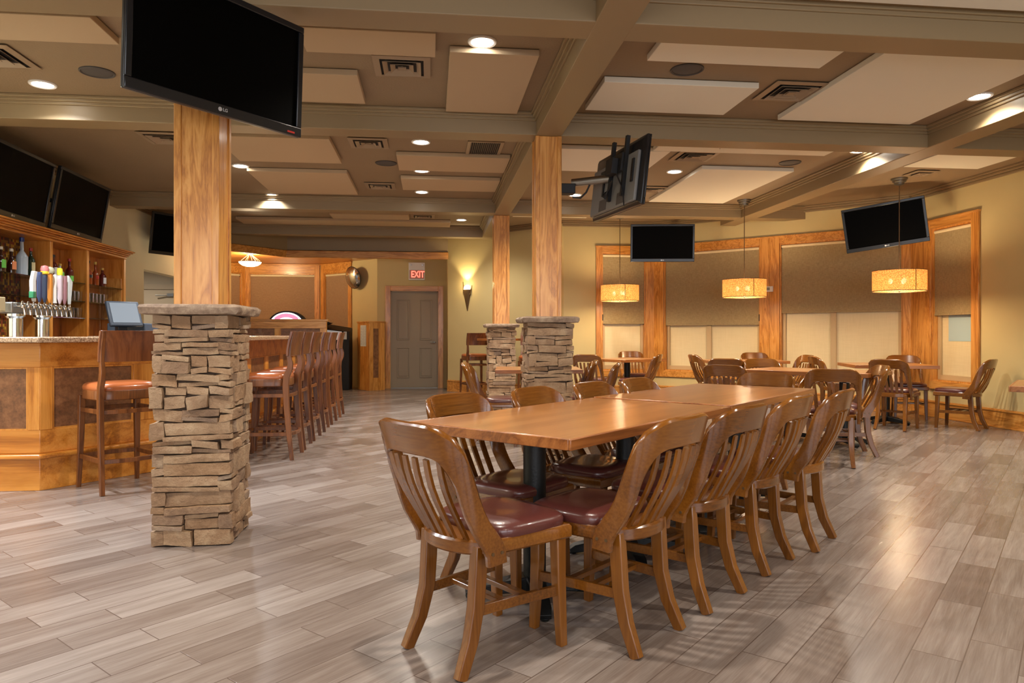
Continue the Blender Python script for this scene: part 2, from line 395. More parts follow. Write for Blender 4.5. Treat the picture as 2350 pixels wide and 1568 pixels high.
# fascia above the alcove opening (painted) and its oak edge
mb = MB(); mb.prism([(.337, 14.36), (-2.8, 14.36), (-4.5, 12.3), (-4.5, 12.45), (-2.74, 14.5), (.337, 14.5)], AZ+.05, ZC); struct(mb.build('wall_alcove_fascia', M['beam']))
mb = MB(); mb.prism([(.34, 14.33), (-2.81, 14.33), (-4.5, 12.25), (-4.5, 12.4), (-2.76, 14.43), (.34, 14.43)], AZ-.09, AZ+.05); struct(mb.build('trim_7', M['oak_x'], bevel=.008))

# baseboards
def baseboard(name, p0, p1, s0=None, s1=None, h=.23):
    fm, ln = wallframe(p0, p1); mb = MB(fm)
    mb.box(s0 or 0, s1 or ln, 0, .025, 0, h); mb.box(s0 or 0, s1 or ln, 0, .035, 0, .02); mb.box(s0 or 0, s1 or ln, 0, .033, h-.03, h-.01)
    return struct(mb.build(name, M['oak_x'] if abs(p1[0]-p0[0]) > .3 else M['oak_y'], bevel=.004))
baseboard('baseboard_back_left', DL0, DL1); baseboard('baseboard_back', S10, S11); baseboard('baseboard_back_right', DR0, DR1)
baseboard('baseboard_right', RW0, RW1); baseboard('baseboard_alcove', (-1.13, 15.25), (.337, 15.25), 0.001, .18)
baseboard('baseboard_left', (-4.5, 10.5), (-4.5, 11.81))

# crown moulding where walls meet the ceiling
def crown(name, pts, z=ZC, mat=None, flip=1):
    mb = MB()
    for a, b in zip(pts[:-1], pts[1:]):
        fm, ln = wallframe(a, b); mb.M = fm
        mb.box(-.03, ln+.03, 0, .075, z-.028, z); mb.box(-.03, ln+.03, 0, .05, z-.06, z-.028); mb.box(-.03, ln+.03, 0, .025, z-.095, z-.06)
    return struct(mb.build(name, mat or M['beam'], bevel=.006))
crown('trim_8', [DL0, DL1, S11, DR1, (6.9, -3)])
crown('trim_9', [(-4.5, BACK), (-4.5, 12.2)])

# ceiling beams with stepped crown on both flanks
def beam(name, x0, x1, y0, y1, along):
    mb = MB(); mb.box(x0, x1, y0, y1, ZB-(.002 if along == 'y' else 0), ZC+.01)
    for i, (o, h) in enumerate(((.055, .026), (.036, .05), (.016, .075))):
        if along == 'x': mb.box(x0, x1, y0-o, y1+o, ZC-h, ZC)
        else: mb.box(x0-o, x1+o, y0, y1, ZC-h, ZC)
    return struct(mb.build(name, M['beam'], bevel=.006))
beam('trim_1', -4.5, 6.9, 4.05, 4.30, 'x')
beam('trim_2', -4.5, 6.9, 6.41, 6.66, 'x')
beam('trim_3', -4.5, 5.85, 10.60, 10.84, 'x')
beam('trim_4', -4.5, 1.15, 13.28, 13.52, 'x')
beam('trim_5', .95, 1.185, -3., 13.55, 'y')
beam('trim_6', 4.79, 5.05, -3., 11.4, 'y')
beam('trim_10', -4.5, 6.9, .9, 1.15, 'x')

# ------------------------------------------------------------------ windows
def window(nm, p0, p1, hole, mull=None, cl=.11, cr=.11, shade_z=1.4, top=2.72, bot=.39, label='', cloth=None, side='L', matf=None, film=None, extra_shade=True, outer=True):
    fm, ln = wallframe(p0, p1); a, b, h0, h1 = hole
    w = bpy.data.objects.new(nm, None); C.objects.link(w); struct(w)
    ox = M['oak_x'] if abs(p1[0]-p0[0]) > .3 else M['oak_y']
    m = MB(fm); m.box(a-cl, a, 0, .03, bot, top); m.box(b, b+cr, 0, .03, bot, top); m.build('window_casing', M['oak_z'], w, bevel=.004)
    m = MB(fm); m.box(a, b, 0, .03, h1, top); m.box(a, b, 0, .03, bot, h0); m.box(a-cl-.01, b+cr+.01, .0, .042, top-.02, top+.006); m.build('window_head_casing', ox, w, bevel=.004)
    m = MB(fm); m.box(a, a+.02, -.1, 0, h0, h1); m.box(b-.02, b, -.1, 0, h0, h1); m.box(a+.02, b-.02, -.1, 0, h0, h0+.02); m.box(a+.02, b-.02, -.1, 0, h1-.02, h1); m.build('jamb', M['oak_z'], w)
    m = MB(fm); f = .05
    m.box(a+.02, a+.02+f, -.1, -.07, h0+.02, h1-.02); m.box(b-.02-f, b-.02, -.1, -.07, h0+.02, h1-.02)
    m.box(a+.02+f, b-.02-f, -.1, -.07, h0+.02, h0+.09); m.box(a+.02+f, b-.02-f, -.1, -.07, h1-.08, h1-.02)
    for q in (mull or []): m.box(a+(b-a)*q-.04, a+(b-a)*q+.04, -.1, -.065, h0+.09, h1-.08)
    m.build('window_sash', matf or M['sash'], w, bevel=.003)
    m = MB(fm); m.box(a+.03, b-.03, -.125, -.105, h0+.03, h1-.03); m.build('pane', film or M['film'], w)
    # roller shade
    s = thing('roller_shade', label, 'blind')
    m = MB(fm); m.box(a+.015, b-.015, -.032, -.028, shade_z, h1-.06); m.build('shade_fabric', cloth or M['shade_cloth'], s)
    m = MB(fm); m.tube([(a+.012, -.035, h1-.045), (b-.012, -.035, h1-.045)], .024, 12); m.build('roller_tube', M['film'], s, smooth=True)
    m = MB(fm); m.box(a+.015, b-.015, -.038, -.022, shade_z-.02, shade_z+.01); m.build('hem_bar', cloth or M['shade_cloth'], s, bevel=.003)
    x = (b-.012) if side == 'R' else (a+.012)
    m = MB(fm); m.box(x-.01, x+.01, -.06, -.005, h1-.09, h1-.005); m.build('shade_bracket', M['black_matte'], s)
    if extra_shade:
        m = MB(fm); m.tube([(x, -.008, h1-.08), (x, -.008, shade_z+.12)], .006, 6); m.build('pull_chain', M['chain'], s)
        m = MB(fm); m.box(x-.012, x+.012, -.02, .004, shade_z+.04, shade_z+.15); m.build('chain_holder', M['black_matte'], s)
    return w
M['sash'] = plain('beige_window_sash', rgb(196, 172, 132), .5)
window('window_1', S10, S11, W1, shade_z=1.35, label='narrow olive roller shade left of the wide oak post on the back wall', side='L', cr=.16)
window('window_2', DR0, DR1, W2, [.47], shade_z=1.32, cl=.2, cr=.157, label='wide olive roller shade with the thermostat just to its right', side='R')
window('window_3', DR0, DR1, W3, [.45], shade_z=1.50, cl=.157, cr=.12, label='widest olive roller shade, behind the two right-hand lamps', side='L', extra_shade=False)
window('window_4', RW0, RW1, W4, shade_z=1.42, cl=.41, label='narrow roller shade on the right wall with cream pull chain', side='R', cr=.13)
window('window_5', (-4.17, 16.63), (-2.51, 16.63), (.1, 1.55, .45, 2.52), shade_z=.6, top=2.73, bot=.35, label='wide brown roller shade at the back of the exit alcove', cloth=M['shade_brown'], side='R', cr=.1, extra_shade=False)
window('window_6', (-2.51, 16.63), (-1.13, 15.25), (.16, 1.02, .45, 2.52), shade_z=1.05, top=2.73, bot=.35, label='narrow brown roller shade beside the convex mirror', cloth=M['shade_brown'], side='R')
window('window_7', (-5.6, 15.2), (-4.17, 16.63), (1.1, 1.93, .45, 2.52), shade_z=.6, top=2.73, bot=.35, label='brown roller shade sliver just right of the near oak post', cloth=M['shade_brown'], side='R', extra_shade=False)
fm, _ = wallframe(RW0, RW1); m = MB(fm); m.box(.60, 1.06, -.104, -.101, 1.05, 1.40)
tag(m.build('notice_sheet', M['film_blue']), 'pale blue sheet behind the glass of the right wall window', 'sheet')  # flat coloured sheet painting a reflection in the pane

# exit door
d = thing('door_1', None, None, kind='structure')
m = MB(); m.box(-1.13+.30, -1.13+1.26, 15.3, 15.345, .01, 2.04)
m.build('door_leaf', M['grey_door'], d, bevel=.003)
m = MB()
cx = -1.13+.78
for sx in (-1, 1):
    for z0, z1 in ((.22, .86), (1.02, 1.88)):
        x0, x1 = cx+sx*.24-.13, cx+sx*.24+.13; t = .014
        for q in ((x0, x1, z0, z0+t), (x0, x1, z1-t, z1), (x0, x0+t, z0+t, z1-t), (x1-t, x1, z0+t, z1-t)): m.box(q[0], q[1], 15.288, 15.302, q[2], q[3])
        m.box(x0+.035, x1-.035, 15.292, 15.302, z0+.035, z1-.035)
m.build('door_moulding', M['grey_door'], d, bevel=.004)
m = MB(); m.tube([(cx+.42, 15.30, .98), (cx+.42, 15.25, .98)], .016, 10); m.lathe([(.03, -.006), (.03, .006)], 14, (cx+.42, 15.27, .98)); m.tube([(cx+.42, 15.255, .98), (cx+.33, 15.255, .98)], .009)
m.build('door_handle', M['steel'], d, smooth=True)
m = MB(); m.box(-1.13+.17, -1.13+.28, 15.215, 15.25, 0, 2.17); m.box(-1.13+1.28, -1.13+1.39, 15.215, 15.25, 0, 2.17); m.build('door_casing', M['oak_z'], d, bevel=.004)
m = MB(); m.box(-1.13+.28, -1.13+1.28, 15.215, 15.25, 2.06, 2.17); m.build('door_head_casing', M['oak_x'], d, bevel=.004)
m = MB(); m.box(-1.13+.28, -1.13+.30, 15.25, 15.4, 0, 2.06); m.box(-1.13+1.26, -1.13+1.28, 15.25, 15.4, 0, 2.06); m.box(-1.13+.28, -1.13+1.28, 15.25, 15.4, 2.04, 2.06); m.build('door_jamb', M['grey_door'], d)
m = MB(); m.box(-1.13+.3, -1.13+1.26, 15.25, 15.4, 0, .012); m.build('threshold', M['steel'], d)
# grey door seen in the hall behind the left opening
d = thing('door_2', None, None, kind='structure')
m = MB(); m.box(-5.65, -4.85, 14.54, 14.585, .01, 2.02); m.build('door_leaf', M['grey_door'], d)
m = MB(); m.box(-5.75, -5.65, 14.52, 14.6, 0, 2.12); m.box(-4.85, -4.75, 14.52, 14.6, 0, 2.12); m.box(-5.65, -4.85, 14.52, 14.6, 2.02, 2.12); m.build('door_casing', plain('hall_casing_paint', rgb(150, 134, 112), .5), d)
m = MB(); m.box(-5.1, -4.98, 14.50, 14.54, 1.88, 1.94); m.tube([(-5.04, 14.52, 1.9), (-5.3, 14.46, 1.9)], .012); m.build('door_closer', M['steel'], d)

# ------------------------------------------------------------------ ceiling fittings
def apanel(x0, x1, y0, y1, label, t=.05):
    pale = x0 > 1.3  # right-hand panels take the colour with the light painted in
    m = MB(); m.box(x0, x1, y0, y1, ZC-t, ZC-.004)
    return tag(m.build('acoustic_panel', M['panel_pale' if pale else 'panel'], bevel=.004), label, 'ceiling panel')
apanel(-.86, .03, 4.68, 5.08, 'beige ceiling panel just right of the top of the large television')
apanel(.13, .76, 4.97, 6.30, 'tall beige ceiling panel directly below the largest ceiling light')
apanel(-1.35, -.555, 5.50, 6.17, 'beige ceiling panel beside the large television, below the square vent')
apanel(1.54, 2.85, 4.63, 4.97, 'long pale ceiling panel just above the round speaker on the right')
apanel(1.34, 2.60, 5.42, 6.12, 'pale ceiling panel between the centre beam and the right square vent')
apanel(3.15, 4.45, 4.55, 6.20, 'largest pale ceiling panel, right of the right square vent')
apanel(-3.4, -2.1, 4.68, 5.10, 'beige ceiling panel left of the large television, above the far-left light')
apanel(-2.15, -1.02, 7.33, 8.36, 'beige ceiling panel behind the beam, right of the television column')
apanel(-2.2, -1.02, 8.86, 10.2, 'beige ceiling panel above the light over the row of stools')
apanel(-.38, .88, 7.90, 8.62, 'long beige ceiling panel below the dark return grille')
apanel(-.38, .88, 9.07, 9.78, 'lower long beige ceiling panel, between the two small centre lights')
apanel(1.35, 2.56, 7.42, 8.42, 'beige ceiling panel behind the television seen from the back')
apanel(3.2, 4.35, 8.15, 10.25, 'large pale ceiling panel over the tables by the windows')
apanel(2.36, 4.3, 7.12, 7.40, 'thin pale ceiling panel strip hugging the middle beam')
apanel(5.5, 6.45, 6.95, 7.78, 'pale ceiling panel nearest the right wall, beyond the right beam')
apanel(-1.65, -.37, 11.85, 12.33, 'beige ceiling panel beyond the third beam, left of a small vent')
apanel(-3.3, .34, 12.55, 13.1, 'very long beige ceiling panel in the farthest bay')
apanel(1.5, 4.5, 2.9, 3.95, 'pale ceiling panel at the top right corner of the view')
apanel(1.35, 2.6, 11.0, 11.8, 'pale ceiling panel beyond the third beam, right of the centre post')

def svent(x, y, w, label):
    t = thing('ceiling_vent', label, 'vent', (x, y, ZC)); h = w/2
    m = MB(); m.box(-h+.03, h-.03, -h+.03, h-.03, -.006, -.001); m.build('vent_throat', M['vent_dark'], t)
    def ring(m, a, b, z0, z1):
        # sloping square ring from half-size a at z0 to b at z1
        o = [(-a, -a, z0), (a, -a, z0), (a, a, z0), (-a, a, z0)]; i = [(-b, -b, z1), (b, -b, z1), (b, b, z1), (-b, b, z1)]
        o2 = [(p[0], p[1], p[2]+.004) for p in o]; i2 = [(p[0], p[1], p[2]+.004) for p in i]
        m.loft([o, i, i2, o2], closed=True)
    m = MB(); ring(m, h, h-.05, -.014, -.02); m.build('vent_frame', M['vent'], t)
    for k in range(3):
        m = MB(); a = h-.07-k*.055; ring(m, a, a-.034, -.03, -.008); m.build('vent_louver', M['vent'], t)
    m = MB(); m.box(-.03, .03, -.03, .03, -.028, -.02); m.build('vent_core', M['vent'], t)
svent(-.215, 5.39, .42, 'square ceiling vent above centre, between the beige panels')
svent(-3.15, 5.52, .46, 'square ceiling vent cut by the left edge of the view')
svent(2.95, 5.58, .46, 'large square ceiling vent on the right beside the largest panel')
svent(2.94, 7.72, .46, 'square ceiling vent behind the back-facing television')
svent(-.65, 7.58, .40, 'square ceiling vent left of the upper centre light')
svent(-.68, 9.75, .40, 'square ceiling vent left of the lower centre light')
svent(-2.68, 7.63, .46, 'square ceiling vent left of the television column')
svent(6.05, 8.22, .30, 'small square ceiling vent above the right-hand lamp')
svent(3.05, 9.55, .36, 'square ceiling vent hidden partly by the back-facing television')
svent(-.14, 12.17, .40, 'farthest square ceiling vent, near the exit alcove')
svent(-2.3, 11.5, .40, 'square ceiling vent above the far stools beyond the third beam')
# dark return grille
t = thing('return_grille', 'dark rectangular return air grille by the centre beam', 'vent', (.57, 7.69, ZC))
m = MB(); m.box(-.16, .16, -.29, .29, -.006, -.001); m.build('vent_throat', M['vent_dark'], t)
m = MB(); m.box(-.19, -.155, -.31, .31, -.016, 0); m.box(.155, .19, -.31, .31, -.016, 0); m.box(-.155, .155, -.31, -.28, -.016, 0); m.box(-.155, .155, .28, .31, -.016, 0); m.build('vent_frame', M['vent'], t)
m = MB()
for k in range(15): m.box(-.152+k*.0205, -.144+k*.0205, -.28, .28, -.014, -.006)
m.build('grille_bars', plain('dark_grille_bar', rgb(78, 66, 50), .5), t)

def dlight(x, y, label, e=1., vis=True, col=(1, .90, .77)):
    t = thing('recessed_light', label, 'ceiling light', (x, y, ZC))
    m = MB(); m.lathe([(.10, 0), (.10, -.008), (.094, -.014), (.078, -.010), (.074, -.002)], 28, cap=False); m.build('trim_ring', M['white'], t, smooth=True)
    m = MB(); m.lathe([(.074, -.003), (.07, -.009), (.0005, -.011)], 24); m.build('lens', M['lens'], t, smooth=True)
    lamp('downlight', 'SPOT', (0, 0, -.03), 165*e, col, .06, spot=math.radians(138), blend=.7, parent=t)
cool = (.92, .95, 1.)
dlight(-3.10, 6.11, 'ceiling light at the far left beside the oval speaker', 1.1, col=cool)
dlight(.35, 4.884, 'largest brightest ceiling light, top centre above the tall panel', 1.1)
dlight(-2.256, 8.797, 'ceiling light touching the right edge of the television column', 1.7, col=cool)
dlight(-2.272, 10.581, 'ceiling light over the row of bar stools', 1.7, col=cool)
dlight(-.105, 7.492, 'top one of the three ceiling lights lined up near centre', 1.)
dlight(-.115, 8.80, 'middle one of the three ceiling lights lined up near centre', .8)
dlight(-.13, 10.12, 'lowest of the three ceiling lights lined up near centre', .8)
dlight(.528, 12.5, 'small far ceiling light left of the far centre post', .7)
dlight(2.983, 8.497, 'ceiling light just right of the back-facing television', 1.4)
dlight(2.063, 10.089, 'ceiling light just left of the back-facing television', 1.3)
dlight(4.60, 5.525, 'ceiling light at the top right by the largest panel', 1.1)
dlight(4.651, 7.305, 'ceiling light at the crossing of the right beam', 1.3)
dlight(-5.7, 12.9, 'ceiling light hidden in the hall behind the left opening', 1.5)  # unseen downlight added to brighten the hall
for x, y, w in ((-2.9, 2.6, 'left'), (.1, 2.4, 'centre'), (3.2, 2.4, 'right'), (5.9, 2.6, 'far right'), (-1.6, -.7, 'rear left'), (1.6, -.7, 'rear centre'), (4.8, -.7, 'rear right')):  # unseen downlights added for fill, spaced like the visible ones
    dlight(x, y, 'ceiling light outside the view, over the %s of the floor nearest the viewer' % w, 1.)
dlight(-3.2, 3.6, 'ceiling light outside the view, over the near end of the bar', 1., col=cool)  # unseen downlight added for fill at the near bar
dlight(-3.75, 4.95, 'ceiling light outside the view, over the inside of the bar', 2.6, col=cool)  # unseen downlight added to brighten the bar and its shelves

def cspeaker(x, y, label):
    t = thing('ceiling_speaker', label, 'speaker', (x, y, ZC))
    m = MB(); m.lathe([(.125, 0), (.125, -.008), (.115, -.012), (.108, -.006)], 32, cap=False); m.build('speaker_rim', M['speaker'], t, smooth=True)
    m = MB(); m.lathe([(.109, -.004), (.09, -.009), (.0005, -.012)], 32); m.build('speaker_grille', M['speaker'], t, smooth=True)
cspeaker(-2.544, 5.785, 'round grey ceiling speaker at left beside the large television')
cspeaker(1.932, 5.222, 'round dark ceiling speaker at right between two pale panels')
cspeaker(-.525, 8.47, 'round dark ceiling speaker at centre left of the long panel')
cspeaker(4.175, 7.914, 'round dark ceiling speaker on the right under the blueish patch')
t = thing('sprinkler_head', 'tiny ceiling sprinkler above the vent by the back-facing television', 'sprinkler', (3.03, 7.22, ZC))
m = MB(); m.lathe([(.03, 0), (.028, -.01), (.01, -.014), (.01, -.035), (.022, -.038), (.022, -.042)], 14); m.build('sprinkler_body', M['bronze'], t, smooth=True)
m = MB(); m.lathe([(.004, -.042), (.004, -.055), (.001, -.06)], 10); m.build('sprinkler_pin', M['steel'], t)

# ------------------------------------------------------------------ stone columns
def rock(mb, cx, cy, cz, sx, sy, sz, rnd, amp=.009):
    """one stone: a rounded block with rough faces"""
    nx = max(2, min(6, int(sx/.05)+1)); ny = max(2, min(6, int(sy/.05)+1)); nz = max(2, int(sz/.035)+1)
    g = {}
    sd = rnd.random()*100; r = min(min(sx, sy, sz)*.16, .006)
    skew = [rnd.uniform(-.006, .006) for _ in range(4)]
    def vert(i, j, k):
        key = (i, j, k)
        if key in g: return g[key]
        u = Vector(((i/nx-.5)*sx, (j/ny-.5)*sy, (k/nz-.5)*sz))
        e = sum(1 for a, n in ((i, nx), (j, ny), (k, nz)) if a in (0, n))
        if e >= 2:
            q = r*(.75 if e == 2 else .9)
            for ax, (a, n) in enumerate(((i, nx), (j, ny), (k, nz))):
                if a == 0: u[ax] += q*.5
                if a == n: u[ax] -= q*.5
        nv = noise.noise_vector(Vector((u.x*14+sd, u.y*14, u.z*18)))
        u += Vector((nv.x*amp*1.2, nv.y*amp*1.2, nv.z*amp*.5))
        u.z += u.x*skew[0]/max(sx, .1)*3
        g[key] = mb.v((cx+u.x, cy+u.y, cz+u.z)); return g[key]
    for i in range(nx):
        for j in range(ny):
            for k in (0, nz): mb.f([vert(i, j, k), vert(i+1, j, k), vert(i+1, j+1, k), vert(i, j+1, k)])
    for i in range(nx):
        for k in range(nz):
            for j in (0, ny): mb.f([vert(i, j, k), vert(i+1, j, k), vert(i+1, j, k+1), vert(i, j, k+1)])
    for j in range(ny):
        for k in range(nz):
            for i in (0, nx): mb.f([vert(i, j, k), vert(i, j+1, k), vert(i, j+1, k+1), vert(i, j, k+1)])
def column(x, y, label, seed, post_top=ZB):
    rnd = random.Random(seed)
    t = thing('stone_column', label, 'column', (x, y, 0))
    Hs = 1.245; hw = .205
    m = MB(); m.box(-hw+.045, hw-.045, -hw+.045, hw-.045, 0, Hs); m.build('mortar_core', M['stone_gap'], t)
    m = MB(); z = .004; n = 0
    while z < Hs-.03:
        h = rnd.choice([.07, .085, .10, .12])
        if Hs-z < h+.05: h = Hs-z
        # pinwheel: each face owns one corner, alternating with n
        for face in range(4):
            full = 2*hw; a0 = -hw if (n+face) % 2 == 0 else -hw+.06; a1 = hw if (n+face+1) % 2 == 0 else hw-.06
            if n % 2: a0, a1 = -hw, hw-.06
            else: a0, a1 = -hw+.06, hw
            s = a0; ln = a1-a0; k = rnd.choice([1, 2, 2, 3]); cuts = sorted([rnd.uniform(.25, .75) if k == 2 else (.33*(q+1)+rnd.uniform(-.08, .08)) for q in range(k-1)])
            cuts = [0]+cuts+[1]
            for q in range(len(cuts)-1):
                b0 = a0+ln*cuts[q]; b1 = a0+ln*cuts[q+1]
                split = rnd.random() < .6
                hs = [h] if not split else ([h*rnd.uniform(.28, .42)] if rnd.random() < .5 else [h*rnd.uniform(.55, .7)])
                if split: hs.append(h-hs[0])
                zz = z
                for hh in hs:
                    pr = rnd.uniform(-.013, .017); dep = .075
                    c = (b0+b1)/2; w = b1-b0-.002; out = hw-dep/2+pr
                    ca, sa = (1, 0) if face == 0 else (0, 1) if face == 1 else (-1, 0) if face == 2 else (0, -1)
                    # face 0 = -y side, 1 = +x, 2 = +y, 3 = -x
                    if face in (0, 2):
                        sgn = -1 if face == 0 else 1
                        rock(m, c*(1 if face == 0 else -1), sgn*out, zz+hh/2, w, dep, hh-.002, rnd)
                    else:
                        sgn = 1 if face == 1 else -1
                        rock(m, sgn*out, c*(1 if face == 1 else -1), zz+hh/2, dep, w, hh-.002, rnd)
                    zz += hh
        z += h; n += 1
    m.build('ledge_stones', M['stone'], t, smooth=True)
    m = MB(); cw = .255; rr = random.Random(seed+5); ring = []
    pts = []
    for a, b in (((-cw, -cw), (cw, -cw)), ((cw, -cw), (cw, cw)), ((cw, cw), (-cw, cw)), ((-cw, cw), (-cw, -cw))):
        for k in range(9):
            f = k/9; pts.append((a[0]+(b[0]-a[0])*f, a[1]+(b[1]-a[1])*f))
    lv = []
    for z, o in ((1.246, -.03), (1.25, -.008), (1.265, .0), (1.285, .004), (1.298, -.006), (1.303, -.03), (1.304, -.1)):
        lv.append([(px*(1+o/cw)+rr.uniform(-.005, .005)*(o > -.05), py*(1+o/cw)+rr.uniform(-.005, .005)*(o > -.05), z+(rr.uniform(-.003, .003) if o > -.02 else 0)) for px, py in pts])
    m.loft(lv); m.build('cap_slab', M['cap'], t, smooth=True)
    h = .112
    m = MB(); m.box(-h, h, -h, h, 1.30, post_top-.004)
    po = m.build('oak_post', M['oak_z'], t, bevel=.004)
    m = MB()
    for sx in (-1, 1):
        for sy in (-1, 1):
            m.box(min(sx*(h+.008), sx*(h-.032)), max(sx*(h+.008), sx*(h-.032)), min(sy*(h+.008), sy*(h-.032)), max(sy*(h+.008), sy*(h-.032)), 1.302, post_top-.003)
    m.build('corner_strips', M['oak_z'], po, bevel=.004)
    return t
column(-1.28, 4.20, 'nearest stone column with oak post, under the large television', 3)
column(1.066, 6.53, 'middle stone column with oak post, carrying the back-facing television', 8)
column(1.066, 10.88, 'farthest and smallest stone column with oak post', 14)

# ------------------------------------------------------------------ televisions
def rotm(yaw, pitch, roll):
    return Matrix.Rotation(yaw, 4, 'Z') @ Matrix.Rotation(pitch, 4, 'X') @ Matrix.Rotation(roll, 4, 'Y')
def tv(label, W, Hh, c, yaw, pitch, roll, wallpt=None, logo=True, led=True, back=False, bez=.035, bot=.055):
    """screen faces local -Y"""
    t = thing('television', label, 'television', c); t.rotation_euler = rotm(yaw, pitch, -roll).to_euler()
    w, h = W/2, Hh/2
    m = MB(); D = .05
    m.loft([[(-w, 0, -h), (w, 0, -h), (w, 0, h), (-w, 0, h)], [(-w, D*.5, -h), (w, D*.5, -h), (w, D*.5, h), (-w, D*.5, h)], [(-w+.04, D, -h+.04), (w-.04, D, -h+.04), (w-.04, D, h-.04), (-w+.04, D, h-.04)]])
    m.build('housing', M['black'], t, bevel=.006)
    m = MB()
    for q in ((-w, w, h-bez, h), (-w, w, -h, -h+bot), (-w, -w+bez, -h+bot, h-bez), (w-bez, w, -h+bot, h-bez)): m.box(q[0], q[1], -.014, 0, q[2], q[3])
    m.build('bezel', M['black'], t, bevel=.005)
    m = MB(); m.box(-w+bez, w-bez, -.004, -.001, -h+bot, h-bez); m.build('screen', M['screen'], t)
    if logo:
        lm = Matrix.Translation((.012, -.0155, -h+bot*.5)) @ Matrix.Rotation(PI/2, 4, 'X')
        text('LG', bot*.42, M['silver'], 'logo_letters', t, lm, .0008, .0004)
        m = MB(Matrix.Translation((-.018, -.0145, -h+bot*.5)) @ Matrix.Rotation(PI/2, 4, 'X')); m.lathe([(bot*.2, 0), (bot*.2, .0015)], 20); m.build('logo_disc', M['silver'], t)
    if led:
        m = MB(); m.box(w-.10, w-.05, -.0155, -.013, -h+.012, -h+.022); m.build('indicator', M['red'], t)
    if back:
        m = MB(); m.box(-w*.92, w*.92, D-.002, D+.028, -h*.9, h*.55); m.build('rear_cover', M['tv_back'], t, bevel=.01)
        m = MB()
        m.bm.free()
        for k in range(2): m = MB(); m.box(-w*.55+k*w*.75, -w*.55+k*w*.75+.16, D+.028, D+.03, -h*.85, -h*.5); m.build('rear_label', M['speaker'], t)
        m = MB(); m.box(-.28, -.245, D+.028, D+.06, -.2, .33); m.box(.0, .035, D+.028, D+.06, -.2, .34); m.build('mount_rail', M['black_matte'], t)
        m = MB(); m.box(-.26, 0, D+.045, D+.08, .02, .18); m.box(-.2, -.06, D+.08, D+.14, .0, .14); m.build('mount_plate', M['black_matte'], t, bevel=.004)
        m = MB(); m.box(.18, .21, D+.028, D+.04, -.12, .12); m.box(.21, .27, D+.028, D+.04, .10, .12); m.build('port_recess', M['black_matte'], t)
        m = MB(); m.box(-.42, -.38, D+.028, D+.04, -.1, .1); m.build('port_recess', M['black_matte'], t)
        m = MB()
        for k in range(4): m.tube([(.1-.03*k, D+.05, -.1), (.05-.02*k, D+.09, -.16-.01*k), (-.06, D+.08, -.11+.02*k), (-.15, D+.1, -.05)], .005, 6)
        m.tube([(-.2, D+.09, .0), (-.27, D+.06, -.12), (-.3, D+.05, -.2), (-.34, D+.05, -.3)], .006, 6); m.build('cables', M['black_matte'], t, smooth=True)
    return t
def tvarm(label, a, b, r=.022, drop=None):
    t = thing('tv_bracket', label, 'bracket')
    a, b = Vector(a), Vector(b)
    m = MB(); m.tube([a, b], r, 12); m.build('bracket_arm', M['black_matte'], t, smooth=True)
    d = (b-a).normalized(); yaw = math.atan2(d.y, d.x)
    m = MB(Matrix.Translation(a) @ Matrix.Rotation(yaw, 4, 'Z')); m.box(-.0, .03, -.08, .08, -.12, .12); m.build('bracket_plate', M['black_matte'], t, bevel=.003)
    return t
tv('large black television at the upper left, tilted above the nearest stone column', 1.02, .63, (-1.072, 3.838, 2.593), .877, .044, 0)
tvarm('short black bracket between the large television and the nearest oak post', (-1.20, 4.075, 2.62), (-1.11, 3.90, 2.60), .03)
bt = tv('television seen from the back, on an arm off the middle oak post', 1.02, .60, (1.71, 6.30, 2.53), 1.747, .115, 0, back=True, logo=False, led=False)
t = thing('tv_bracket', 'grey tube bracket holding the television seen from the back', 'bracket')
m = MB(); m.tube([(1.30, 6.50, 2.545), (1.64, 6.33, 2.56)], .038, 16); m.build('bracket_arm', M['steel'], t, smooth=True)
m = MB(); m.box(1.182, 1.32, 6.44, 6.56, 2.44, 2.53); m.build('bracket_plate', M['black_matte'], t, bevel=.006)
m = MB(); m.tube([(1.45, 6.42, 2.52), (1.42, 6.44, 2.45), (1.37, 6.46, 2.40), (1.30, 6.48, 2.41)], .009, 8); m.build('cable_loop', M['black_matte'], t, smooth=True)
tv('black television facing forward above the narrow window on the back wall', 1.07, .63, (3.87, 11.62, 2.68), -.143, .069, 0, led=False)
tvarm('bracket behind the forward-facing television on the back wall', (3.90, 12.44, 2.70), (3.88, 11.70, 2.69), .025)
tv('black television angled down in the right corner behind the nearest lamp', 1.0, .6, (6.06, 8.95, 2.61), -.637, .119, .115, led=False)
tvarm('bracket of the corner television by the right wall', (6.70, 9.72, 2.7), (6.12, 9.03, 2.62), .025)
tv('second black television above the back bar, next to the cream wall', 1.15, .69, (-4.038, 8.80, 2.625), 1.551, .157, -.02, led=False)
tv('black television above the back bar cut by the left edge of the view', 1.15, .69, (-4.05, 7.52, 2.625), 1.551, .157, -.02, led=False)
tvarm('bracket behind the second television above the back bar', (-4.49, 8.8, 2.72), (-4.10, 8.8, 2.64), .025)
tvarm('bracket behind the leftmost television above the back bar', (-4.49, 7.52, 2.72), (-4.11, 7.52, 2.64), .025)
tv('black television on the cream wall half hidden by the nearest oak post', 1.1, .66, (-3.93, 12.024, 2.716), .712, .094, -.043, led=False)
tvarm('bracket of the television half hidden by the nearest oak post', (-4.49, 12.35, 2.75), (-3.98, 12.1, 2.73), .025)

